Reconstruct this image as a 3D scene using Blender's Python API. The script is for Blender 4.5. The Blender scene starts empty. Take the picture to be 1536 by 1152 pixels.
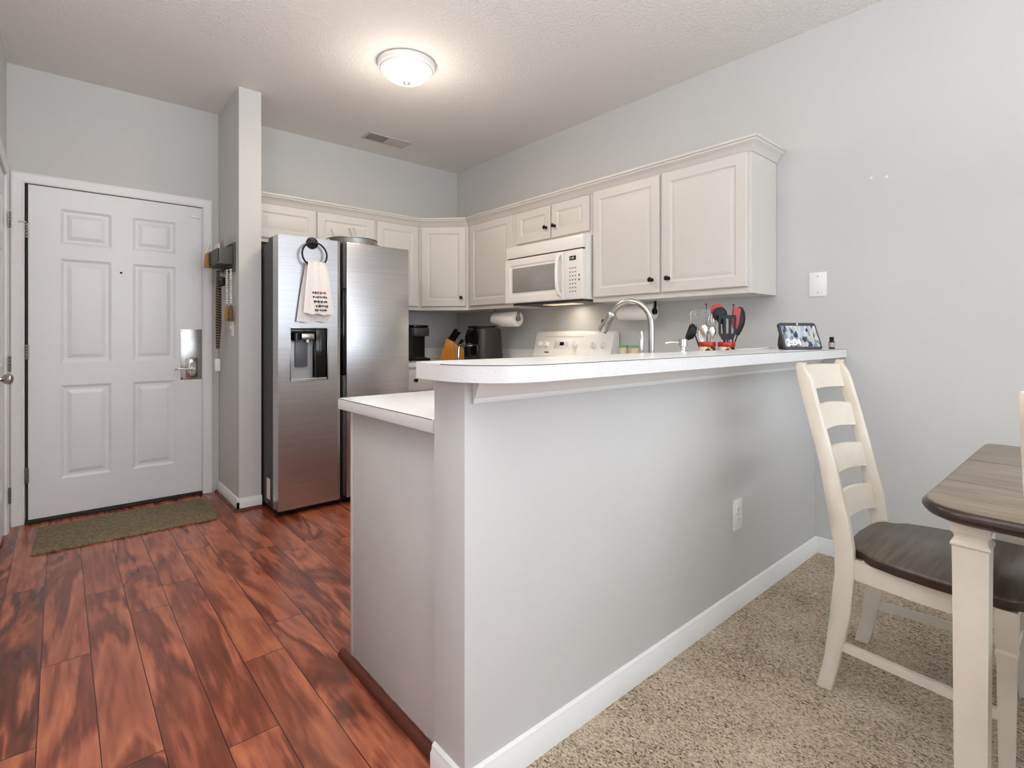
import bpy, bmesh, math, random
from mathutils import Vector, Matrix, Euler
random.seed(7)
C = bpy.context.scene
COL = C.collection
PI = math.pi

# ------------------------------------------------------------------ camera
cam_d = bpy.data.cameras.new('camera'); cam = bpy.data.objects.new('camera', cam_d); COL.objects.link(cam)
cam.location = (0, 0, 1.13); cam.rotation_euler = (PI/2, 0, -math.atan2(.6561, .7547))
cam_d.sensor_fit = 'HORIZONTAL'; cam_d.sensor_width = 36; cam_d.lens = 36*781/1536; cam_d.shift_y = -72.5/1536
cam_d.clip_start = .02
C.camera = cam
# ------------------------------------------------------------------ world, light, exposure
C.view_settings.view_transform = 'Standard'; C.view_settings.look = 'None'
C.view_settings.gamma = 1; C.view_settings.use_curve_mapping = False
C.view_settings.exposure = -0.06
W = bpy.data.worlds.new('world'); C.world = W; W.use_nodes = True
W.node_tree.nodes['Background'].inputs[0].default_value = (.80, .88, 1, 1)
W.node_tree.nodes['Background'].inputs[1].default_value = 2.0
def area(name, loc, rot, sx, sy, power, col=(1, 1, 1), spread=PI):
    d = bpy.data.lights.new(name, 'AREA'); d.shape = 'RECTANGLE'; d.size = sx; d.size_y = sy
    d.energy = power; d.color = col; d.spread = spread
    o = bpy.data.objects.new(name, d); COL.objects.link(o); o.location = loc; o.rotation_euler = rot
    return o
# daylight through the south windows and the east window of the living room
area('daylight_south', (0.8, -3.42, 1.45), (PI/2, 0, 0), 3.6, 1.7, 62, (.83, .91, 1))
area('daylight_east', (2.93, -2.1, 1.45), (PI/2, 0, PI/2), 1.8, 1.6, 24, (.86, .93, 1))
area('daylight_west', (-2.93, -.6, 1.45), (PI/2, 0, -PI/2), 2.2, 1.7, 14, (.90, .95, 1))
area('fill_uplight', (.22, .12, 1.80), (PI, 0, 0), .7, .7, 58, (.93, .965, 1))  # added fill bounced off the ceiling, no lamp stands here
area('fill_uplight_2', (1.2, -1.7, 1.80), (PI, 0, 0), .9, .9, 50, (.90, .95, 1))  # second added ceiling-bounce fill, for no real fixture
pd = bpy.data.lights.new('entry_fill', 'POINT'); pd.energy = 20; pd.color = (1, .95, .90); pd.shadow_soft_size = .15  # invented fill light, added to brighten the entry
po = bpy.data.objects.new('entry_fill', pd); COL.objects.link(po); po.location = (.10, 1.75, 2.45)
area('range_hood_lamp', (2.78, 2.63, 1.355), (0, 0, 0), .30, .10, .9, (1, .86, .70))

# ------------------------------------------------------------------ materials
def L(c):  # srgb 0-255 -> linear
    return tuple(((v/255)/12.92 if v/255 <= .04045 else ((v/255+.055)/1.055)**2.4) for v in c) + (1,)
def newmat(name):
    m = bpy.data.materials.new(name); m.use_nodes = True
    nt = m.node_tree; return m, nt, nt.nodes['Principled BSDF']
def N(nt, t, **kw):
    n = nt.nodes.new(t)
    for k, v in kw.items(): setattr(n, k, v)
    return n
def bump_to(nt, b, src, strength, dist=.01):
    bn = N(nt, 'ShaderNodeBump'); bn.inputs['Strength'].default_value = strength; bn.inputs['Distance'].default_value = dist
    nt.links.new(src, bn.inputs['Height']); nt.links.new(bn.outputs[0], b.inputs['Normal']); return bn
def mat(name, col, rough=.5, metal=0., var=.03, scale=8., bump=0., bscale=60., emit=None, es=1., spec=.5, trans=0., aniso=0., coat=0.):
    m, nt, b = newmat(name)
    c = L(col)
    tc = N(nt, 'ShaderNodeTexCoord')
    nz = N(nt, 'ShaderNodeTexNoise'); nz.inputs['Scale'].default_value = scale; nz.inputs['Detail'].default_value = 3
    nt.links.new(tc.outputs['Object'], nz.inputs['Vector'])
    rp = N(nt, 'ShaderNodeValToRGB'); e = rp.color_ramp.elements
    e[0].position = .3; e[1].position = .7
    e[0].color = tuple(max(0, v*(1-var)) for v in c[:3]) + (1,); e[1].color = tuple(min(1, v*(1+var)) for v in c[:3]) + (1,)
    nt.links.new(nz.outputs['Fac'], rp.inputs[0]); nt.links.new(rp.outputs[0], b.inputs['Base Color'])
    b.inputs['Roughness'].default_value = rough; b.inputs['Metallic'].default_value = metal
    b.inputs['Specular IOR Level'].default_value = spec
    if trans: b.inputs['Transmission Weight'].default_value = trans
    if coat: b.inputs['Coat Weight'].default_value = coat
    if aniso: b.inputs['Anisotropic'].default_value = aniso
    if bump:
        n2 = N(nt, 'ShaderNodeTexNoise'); n2.inputs['Scale'].default_value = bscale; n2.inputs['Detail'].default_value = 4
        nt.links.new(tc.outputs['Object'], n2.inputs['Vector']); bump_to(nt, b, n2.outputs['Fac'], bump, .004)
    if emit:
        b.inputs['Emission Color'].default_value = L(emit); b.inputs['Emission Strength'].default_value = es
    return m
M = {}
M['wall'] = mat('wall_paint', (205, 205, 203), .75, var=.012, scale=1.2, bump=.06, bscale=260)
M['trimw'] = mat('trim_paint', (232, 232, 231), .38, var=.01, scale=4)
M['doorw'] = mat('door_paint', (228, 229, 230), .36, var=.012, scale=5, bump=.02, bscale=90)
M['cab'] = mat('cabinet_paint', (213, 209, 203), .42, var=.01, scale=5)
M['panel_paint'] = mat('end_panel_paint', (204, 204, 202), .7, var=.03, scale=4, bump=.05, bscale=120)
M['white_plastic'] = mat('white_plastic', (238, 236, 231), .25, var=.01)
M['plate'] = mat('plate_plastic', (238, 238, 236), .35, var=.01)
M['chrome'] = mat('chrome', (225, 225, 225), .12, 1, var=.02)
M['nickel'] = mat('brushed_nickel', (188, 187, 183), .27, 1, var=.05)
M['darknickel'] = mat('aged_nickel', (120, 118, 112), .3, 1, var=.08)
M['knobm'] = mat('dark_bronze', (44, 38, 34), .28, .8, var=.15)
M['black'] = mat('black_plastic', (16, 16, 17), .4, var=.1, spec=.3)
M['blackgloss'] = mat('gloss_black', (12, 12, 13), .12, var=.1)
M['darkgrey'] = mat('dark_grey_plastic', (60, 60, 62), .45, var=.1)
M['fridgeside'] = mat('fridge_side_grey', (66, 67, 68), .45, .2, var=.04, scale=30)
M['ringblack'] = mat('ring_black_iron', (26, 26, 27), .45, .5, var=.1)
M['wax'] = mat('paper_towel', (240, 236, 230), .9, var=.02, bump=.3, bscale=300)
M['tube_brown'] = mat('cardboard_tube', (60, 48, 38), .9)
M['gold_wood'] = None
M['fabric_white'] = mat('flour_sack_cloth', (236, 233, 230), .9, var=.02, scale=40, bump=.15, bscale=500)
M['ink'] = mat('black_print', (45, 40, 42), .9)
M['redink'] = mat('red_print', (190, 80, 80), .9)
M['cream'] = mat('antique_white_paint', (222, 213, 197), .5, var=.04, scale=14, bump=.08, bscale=120)
M['rub'] = mat('glaze_line', (150, 128, 98), .6, var=.1)
M['redenamel'] = mat('red_enamel', (186, 44, 34), .3, var=.06)
M['redsil'] = mat('red_silicone', (186, 38, 44), .42, var=.06)
M['steel'] = mat('polished_steel', (205, 205, 205), .2, 1, var=.04)
M['zinc'] = mat('galvanised_steel', (170, 170, 166), .38, .9, var=.18, scale=22)
M['woodutensil'] = mat('wooden_handle', (196, 160, 116), .6, var=.12, scale=30)
M['greenlid'] = mat('green_lid', (112, 170, 122), .4, var=.05)
M['cont'] = mat('clear_container', (225, 205, 170), .3, var=.1, scale=40)
M['charcoalfab'] = mat('charcoal_fabric', (56, 54, 52), .9, var=.15, scale=300, bump=.3, bscale=500)
M['amber'] = mat('amber_glass', (60, 34, 22), .12, var=.2)
M['labelp'] = mat('paper_label', (178, 168, 158), .8, var=.15, scale=60)
M['whitep'] = mat('white_paper', (232, 228, 218), .85, var=.03)
M['tan'] = mat('tan_tassel', (176, 128, 72), .9, var=.2, scale=60, bump=.6, bscale=200)
M['brown'] = mat('brown_tassel', (104, 84, 64), .9, var=.2, scale=60, bump=.6, bscale=200)
M['bead'] = mat('white_wood_bead', (225, 222, 214), .6, var=.04)
M['rackgrey'] = mat('grey_stained_wood', (84, 86, 84), .6, var=.15, scale=20)
M['cord'] = mat('white_cord', (230, 230, 226), .5)
M['trim_gapshade'] = mat('dark_trim_gap_shade', (40, 36, 34), .8, var=.1)  # dark tone of threshold and laminate seams, also painted shade in door gap
M['ventdark'] = mat('vent_dark', (58, 55, 50), .7, var=.1)
M['ventgrey'] = mat('vent_paint', (196, 190, 180), .5, var=.04)
M['mwglass'] = mat('microwave_screen_glass', (150, 148, 143), .22, var=.03, scale=20, spec=.6)
M['dark_display'] = mat('dark_display', (30, 26, 24), .15, var=.1)
M['disp_digit'] = mat('display_digit', (200, 214, 190), .5, emit=(190, 220, 180), es=.4)
M['greyprint'] = mat('grey_print', (128, 124, 120), .6, var=.05)
M['window_frame'] = M['trimw']
M['quarter'] = mat('red_brown_wood_trim', (88, 40, 27), .32, var=.15, scale=9)
M['blind'] = mat('white_blind', (235, 235, 233), .6, var=.01)
M['caulk'] = mat('scuffed_caulk', (150, 148, 144), .8, var=.15, scale=60)

def lam():  # kitchen worktop laminate: white speckled
    m, nt, b = newmat('white_speckled_laminate')
    tc = N(nt, 'ShaderNodeTexCoord'); v = N(nt, 'ShaderNodeTexNoise'); v.inputs['Scale'].default_value = 330; v.inputs['Detail'].default_value = 5
    nt.links.new(tc.outputs['Object'], v.inputs['Vector'])
    rp = N(nt, 'ShaderNodeValToRGB'); e = rp.color_ramp.elements
    e[0].position = .27; e[0].color = L((196, 194, 192)); e[1].position = .40; e[1].color = L((230, 230, 230))
    nt.links.new(v.outputs['Fac'], rp.inputs[0]); nt.links.new(rp.outputs[0], b.inputs['Base Color'])
    b.inputs['Roughness'].default_value = .26
    return m
M['lam'] = lam()
def stainless():
    m, nt, b = newmat('brushed_stainless')
    tc = N(nt, 'ShaderNodeTexCoord'); mp = N(nt, 'ShaderNodeMapping'); mp.inputs['Scale'].default_value = (1.2, 1.2, 260)
    nt.links.new(tc.outputs['Object'], mp.inputs[0])
    nz = N(nt, 'ShaderNodeTexNoise'); nz.inputs['Scale'].default_value = 2.5; nz.inputs['Detail'].default_value = 4
    nt.links.new(mp.outputs[0], nz.inputs['Vector'])
    rp = N(nt, 'ShaderNodeValToRGB'); e = rp.color_ramp.elements
    e[0].position = .3; e[0].color = L((184, 184, 186)); e[1].position = .7; e[1].color = L((208, 208, 210))
    nt.links.new(nz.outputs['Fac'], rp.inputs[0]); nt.links.new(rp.outputs[0], b.inputs['Base Color'])
    b.inputs['Metallic'].default_value = 1; b.inputs['Roughness'].default_value = .30
    mp2 = N(nt, 'ShaderNodeMapping'); mp2.inputs['Scale'].default_value = (.5, .5, 3.2); nt.links.new(tc.outputs['Object'], mp2.inputs[0])
    n2 = N(nt, 'ShaderNodeTexNoise'); n2.inputs['Scale'].default_value = 1.6; nt.links.new(mp2.outputs[0], n2.inputs['Vector'])
    ad = N(nt, 'ShaderNodeMath', operation='MULTIPLY_ADD'); ad.inputs[1].default_value = .04
    nt.links.new(nz.outputs['Fac'], ad.inputs[0]); nt.links.new(n2.outputs['Fac'], ad.inputs[2])
    bump_to(nt, b, ad.outputs[0], .10, .02)
    return m
M['steelb'] = stainless()
def ceilmat():
    m, nt, b = newmat('knockdown_ceiling')
    tc = N(nt, 'ShaderNodeTexCoord')
    v = N(nt, 'ShaderNodeTexNoise'); v.inputs['Scale'].default_value = 62; v.inputs['Detail'].default_value = 3; v.inputs['Distortion'].default_value = .6
    nt.links.new(tc.outputs['Object'], v.inputs['Vector'])
    rp = N(nt, 'ShaderNodeValToRGB'); e = rp.color_ramp.elements; e[0].position = .42; e[1].position = .60
    nt.links.new(v.outputs['Fac'], rp.inputs[0])
    b.inputs['Base Color'].default_value = L((236, 234, 230)); b.inputs['Roughness'].default_value = .85
    bump_to(nt, b, rp.outputs[0], .38, .005)
    return m
M['ceil'] = ceilmat()
def math_(nt, op, a, b=None, c=None):
    n = N(nt, 'ShaderNodeMath', operation=op)
    for i, v in enumerate((a, b, c)):
        if v is None: continue
        if isinstance(v, (int, float)): n.inputs[i].default_value = v
        else: nt.links.new(v, n.inputs[i])
    return n.outputs[0]
def floormat():
    m, nt, b = newmat('acacia_laminate_planks')
    tc = N(nt, 'ShaderNodeTexCoord'); sx = N(nt, 'ShaderNodeSeparateXYZ'); nt.links.new(tc.outputs['Object'], sx.inputs[0])
    X, Y = sx.outputs[0], sx.outputs[1]
    wp, lp = .1325, 1.22
    rx = math_(nt, 'DIVIDE', math_(nt, 'ADD', X, 5.3-.092), wp); row = math_(nt, 'FLOOR', rx); fx = math_(nt, 'FRACT', rx)
    wn = N(nt, 'ShaderNodeTexWhiteNoise', noise_dimensions='1D'); nt.links.new(row, wn.inputs['W'])
    ry = math_(nt, 'ADD', math_(nt, 'DIVIDE', math_(nt, 'ADD', Y, 10), lp), math_(nt, 'MULTIPLY', wn.outputs['Value'], 5)); colm = math_(nt, 'FLOOR', ry); fy = math_(nt, 'FRACT', ry)
    cv = N(nt, 'ShaderNodeCombineXYZ'); nt.links.new(row, cv.inputs[0]); nt.links.new(colm, cv.inputs[1])
    wn2 = N(nt, 'ShaderNodeTexWhiteNoise', noise_dimensions='3D'); nt.links.new(cv.outputs[0], wn2.inputs['Vector'])
    rnd = wn2.outputs['Value']
    gv = N(nt, 'ShaderNodeCombineXYZ')
    nt.links.new(math_(nt, 'MULTIPLY', X, 5.0), gv.inputs[0]); nt.links.new(math_(nt, 'MULTIPLY', Y, 1.0), gv.inputs[1]); nt.links.new(math_(nt, 'MULTIPLY', rnd, 37), gv.inputs[2])
    n1 = N(nt, 'ShaderNodeTexNoise'); n1.inputs['Scale'].default_value = 1.15; n1.inputs['Detail'].default_value = 3.0; n1.inputs['Distortion'].default_value = .7
    nt.links.new(gv.outputs[0], n1.inputs['Vector'])
    n3 = N(nt, 'ShaderNodeTexNoise'); n3.inputs['Scale'].default_value = 1.0; n3.inputs['Detail'].default_value = 4
    gv3 = N(nt, 'ShaderNodeCombineXYZ'); nt.links.new(math_(nt, 'MULTIPLY', X, 60), gv3.inputs[0]); nt.links.new(math_(nt, 'MULTIPLY', Y, 5), gv3.inputs[1]); nt.links.new(math_(nt, 'MULTIPLY', rnd, 19), gv3.inputs[2])
    nt.links.new(gv3.outputs[0], n3.inputs['Vector'])
    # contour bands of the swirly figure
    band = math_(nt, 'FRACT', math_(nt, 'ADD', math_(nt, 'MULTIPLY', n1.outputs['Fac'], 5.0), math_(nt, 'MULTIPLY', n3.outputs['Fac'], .35)))
    band = math_(nt, 'ABSOLUTE', math_(nt, 'SUBTRACT', band, .5))
    fac = math_(nt, 'ADD', math_(nt, 'MULTIPLY', band, math_(nt, 'ADD', .25, math_(nt, 'MULTIPLY', rnd, .80))), math_(nt, 'MULTIPLY', n1.outputs['Fac'], .55))
    fac = math_(nt, 'ADD', fac, math_(nt, 'MULTIPLY', math_(nt, 'SUBTRACT', n3.outputs['Fac'], .5), .55))
    fac = math_(nt, 'ADD', fac, math_(nt, 'MULTIPLY', math_(nt, 'SUBTRACT', .62, rnd), .38))
    rp = N(nt, 'ShaderNodeValToRGB'); cr = rp.color_ramp
    cr.elements[0].position = .08; cr.elements[0].color = L((80, 40, 27)); cr.elements[1].position = .84; cr.elements[1].color = L((200, 122, 80))
    for p, c in ((.28, (104, 52, 35)), (.44, (132, 68, 46)), (.60, (166, 93, 68))):
        e = cr.elements.new(p); e.color = L(c)
    nt.links.new(fac, rp.inputs[0])
    # seams
    def near(f, w):
        a = math_(nt, 'SUBTRACT', .5, math_(nt, 'ABSOLUTE', math_(nt, 'SUBTRACT', f, .5))); return math_(nt, 'LESS_THAN', a, w)
    seam = math_(nt, 'MAXIMUM', near(fx, .010), near(fy, .0011))
    mx = N(nt, 'ShaderNodeMix', data_type='RGBA'); nt.links.new(seam, mx.inputs['Factor']); nt.links.new(rp.outputs[0], mx.inputs[6]); mx.inputs[7].default_value = L((50, 20, 12))
    nt.links.new(mx.outputs[2], b.inputs['Base Color'])
    b.inputs['Roughness'].default_value = .25; b.inputs['Specular IOR Level'].default_value = .5
    bump_to(nt, b, math_(nt, 'SUBTRACT', 1, seam), .25, .002)
    return m
M['floor'] = floormat()
def carpetmat():
    m, nt, b = newmat('beige_fleck_carpet')
    tc = N(nt, 'ShaderNodeTexCoord'); mp = N(nt, 'ShaderNodeMapping'); mp.inputs['Scale'].default_value = (300, 120, 100); mp.inputs['Rotation'].default_value = (0, 0, .5)
    nt.links.new(tc.outputs['Object'], mp.inputs[0])
    n1 = N(nt, 'ShaderNodeTexNoise'); n1.inputs['Scale'].default_value = 1; n1.inputs['Detail'].default_value = 3; n1.inputs['Distortion'].default_value = .8
    nt.links.new(mp.outputs[0], n1.inputs['Vector'])
    n2 = N(nt, 'ShaderNodeTexNoise'); n2.inputs['Scale'].default_value = 7; n2.inputs['Detail'].default_value = 3; nt.links.new(tc.outputs['Object'], n2.inputs['Vector'])
    rp = N(nt, 'ShaderNodeValToRGB'); cr = rp.color_ramp
    cr.elements[0].position = .33; cr.elements[0].color = L((72, 54, 40)); cr.elements[1].position = .66; cr.elements[1].color = L((240, 226, 202))
    e = cr.elements.new(.45); e.color = L((196, 175, 147))
    nt.links.new(math_(nt, 'ADD', n1.outputs['Fac'], math_(nt, 'MULTIPLY', math_(nt, 'SUBTRACT', n2.outputs['Fac'], .5), .22)), rp.inputs[0])
    nt.links.new(rp.outputs[0], b.inputs['Base Color']); b.inputs['Roughness'].default_value = .95; b.inputs['Specular IOR Level'].default_value = .1
    bump_to(nt, b, n1.outputs['Fac'], .9, .012)
    return m
M['carpet'] = carpetmat()
def woodmat(name, c0, c1, sc=(3, 40, 40), rough=.35, seam=0):
    m, nt, b = newmat(name)
    tc = N(nt, 'ShaderNodeTexCoord'); mp = N(nt, 'ShaderNodeMapping'); mp.inputs['Scale'].default_value = sc
    nt.links.new(tc.outputs['Object'], mp.inputs[0])
    n1 = N(nt, 'ShaderNodeTexNoise'); n1.inputs['Scale'].default_value = 1; n1.inputs['Detail'].default_value = 6; n1.inputs['Distortion'].default_value = .4
    nt.links.new(mp.outputs[0], n1.inputs['Vector'])
    rp = N(nt, 'ShaderNodeValToRGB'); e = rp.color_ramp.elements; e[0].position = .3; e[0].color = L(c0); e[1].position = .7; e[1].color = L(c1)
    nt.links.new(n1.outputs['Fac'], rp.inputs[0]); nt.links.new(rp.outputs[0], b.inputs['Base Color'])
    b.inputs['Roughness'].default_value = rough
    return m
M['tabletop'] = woodmat('grey_brown_table_wood', (104, 92, 78), (138, 125, 108), (50, 4, 30), .36)
M['tabledark'] = woodmat('dark_brown_edge_wood', (36, 24, 18), (62, 42, 32), (30, 30, 30), .3)
M['seatwood'] = woodmat('dark_walnut_seat', (66, 56, 47), (104, 92, 80), (4, 60, 40), .3)
M['blockwood'] = woodmat('golden_bamboo', (196, 124, 22), (224, 152, 40), (60, 60, 6), .4)
def matmat():
    m, nt, b = newmat('olive_doormat_weave')
    tc = N(nt, 'ShaderNodeTexCoord')
    n1 = N(nt, 'ShaderNodeTexNoise'); n1.inputs['Scale'].default_value = 70; n1.inputs['Detail'].default_value = 4
    nt.links.new(tc.outputs['Object'], n1.inputs['Vector'])
    vo = N(nt, 'ShaderNodeTexVoronoi'); vo.inputs['Scale'].default_value = 26; nt.links.new(tc.outputs['Object'], vo.inputs['Vector'])
    rp = N(nt, 'ShaderNodeValToRGB'); e = rp.color_ramp.elements; e[0].position = .3; e[0].color = L((92, 78, 58)); e[1].position = .7; e[1].color = L((146, 130, 100))
    nt.links.new(n1.outputs['Fac'], rp.inputs[0]); nt.links.new(rp.outputs[0], b.inputs['Base Color']); b.inputs['Roughness'].default_value = .95
    bump_to(nt, b, vo.outputs['Distance'], .5, .006)
    return m
M['mat'] = matmat()
def ropemat():
    m, nt, b = newmat('black_gold_chevron_cord')
    tc = N(nt, 'ShaderNodeTexCoord'); sx = N(nt, 'ShaderNodeSeparateXYZ'); nt.links.new(tc.outputs['Object'], sx.inputs[0])
    z = math_(nt, 'ADD', math_(nt, 'MULTIPLY', sx.outputs[2], 55), math_(nt, 'MULTIPLY', math_(nt, 'ABSOLUTE', sx.outputs[1]), 60))
    st = math_(nt, 'GREATER_THAN', math_(nt, 'FRACT', z), .58)
    mx = N(nt, 'ShaderNodeMix', data_type='RGBA'); nt.links.new(st, mx.inputs['Factor']); mx.inputs[6].default_value = L((24, 23, 26)); mx.inputs[7].default_value = L((150, 126, 84))
    nt.links.new(mx.outputs[2], b.inputs['Base Color']); b.inputs['Roughness'].default_value = .8
    return m
M['rope'] = ropemat()
def picmat():
    m, nt, b = newmat('screen_picture')
    tc = N(nt, 'ShaderNodeTexCoord'); vo = N(nt, 'ShaderNodeTexVoronoi'); vo.inputs['Scale'].default_value = 62
    mp = N(nt, 'ShaderNodeMapping'); mp.inputs['Scale'].default_value = (1.5, 1, .6); nt.links.new(tc.outputs['Object'], mp.inputs[0])
    nt.links.new(mp.outputs[0], vo.inputs['Vector'])
    sp = N(nt, 'ShaderNodeSeparateColor'); nt.links.new(vo.outputs['Color'], sp.inputs[0])
    rp = N(nt, 'ShaderNodeValToRGB'); cr = rp.color_ramp; cr.interpolation = 'CONSTANT'
    cr.elements[0].position = 0; cr.elements[0].color = L((44, 60, 110)); cr.elements[1].position = .14; cr.elements[1].color = L((196, 212, 226))
    for p, c in ((.38, (232, 238, 242)), (.58, (150, 160, 178)), (.70, (236, 206, 190)), (.80, (214, 220, 230)), (.93, (120, 150, 84))):
        e = cr.elements.new(p); e.color = L(c)
    nt.links.new(sp.outputs[0], rp.inputs[0])
    nt.links.new(rp.outputs[0], b.inputs['Emission Color']); b.inputs['Emission Strength'].default_value = .8
    b.inputs['Base Color'].default_value = (.02, .02, .02, 1); b.inputs['Roughness'].default_value = .1
    return m
M['pic'] = picmat()
M['digit_white'] = mat('clock_digit_white', (250, 250, 250), .5, emit=(250, 250, 250), es=.95)
def lampglass():
    m, nt, b = newmat('ribbed_lamp_glass')
    tc = N(nt, 'ShaderNodeTexCoord'); sx = N(nt, 'ShaderNodeSeparateXYZ'); nt.links.new(tc.outputs['Object'], sx.inputs[0])
    an = N(nt, 'ShaderNodeMath', operation='ARCTAN2'); nt.links.new(sx.outputs[1], an.inputs[0]); nt.links.new(sx.outputs[0], an.inputs[1])
    w = math_(nt, 'SINE', math_(nt, 'MULTIPLY', an.outputs[0], 60))
    bump_to(nt, b, w, .6, .004)
    nz = N(nt, 'ShaderNodeTexNoise'); nz.inputs['Scale'].default_value = 14; nt.links.new(tc.outputs['Object'], nz.inputs['Vector'])
    rp = N(nt, 'ShaderNodeValToRGB'); e = rp.color_ramp.elements; e[0].position = .35; e[0].color = L((255, 222, 170)); e[1].position = .6; e[1].color = L((255, 250, 238))
    nt.links.new(nz.outputs['Fac'], rp.inputs[0])
    b.inputs['Base Color'].default_value = L((255, 246, 228)); b.inputs['Roughness'].default_value = .2
    nt.links.new(rp.outputs[0], b.inputs['Emission Color'])
    st = math_(nt, 'ADD', 1.05, math_(nt, 'MULTIPLY', w, .12)); nt.links.new(st, b.inputs['Emission Strength'])
    return m
M['lampglass'] = lampglass()
def floralmat():
    m, nt, b = newmat('floral_ceramic')
    tc = N(nt, 'ShaderNodeTexCoord'); vo = N(nt, 'ShaderNodeTexVoronoi'); vo.inputs['Scale'].default_value = 46; nt.links.new(tc.outputs['Object'], vo.inputs['Vector'])
    sp = N(nt, 'ShaderNodeSeparateColor'); nt.links.new(vo.outputs['Color'], sp.inputs[0])
    rp = N(nt, 'ShaderNodeValToRGB'); cr = rp.color_ramp; cr.interpolation = 'CONSTANT'
    cr.elements[0].position = 0; cr.elements[0].color = L((198, 60, 40)); cr.elements[1].position = .2; cr.elements[1].color = L((214, 190, 130))
    for p, c in ((.42, (92, 122, 58)), (.6, (240, 230, 205)), (.8, (220, 150, 60)), (.9, (60, 44, 34))):
        e = cr.elements.new(p); e.color = L(c)
    nt.links.new(sp.outputs[0], rp.inputs[0]); nt.links.new(rp.outputs[0], b.inputs['Base Color']); b.inputs['Roughness'].default_value = .25
    return m
M['floral'] = floralmat()
M['bluelight_steel'] = mat('dispenser_panel', (176, 178, 182), .35, .3, var=.04)
M['smokegrey'] = mat('dispenser_paddle', (88, 90, 95), .3, var=.1)

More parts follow.
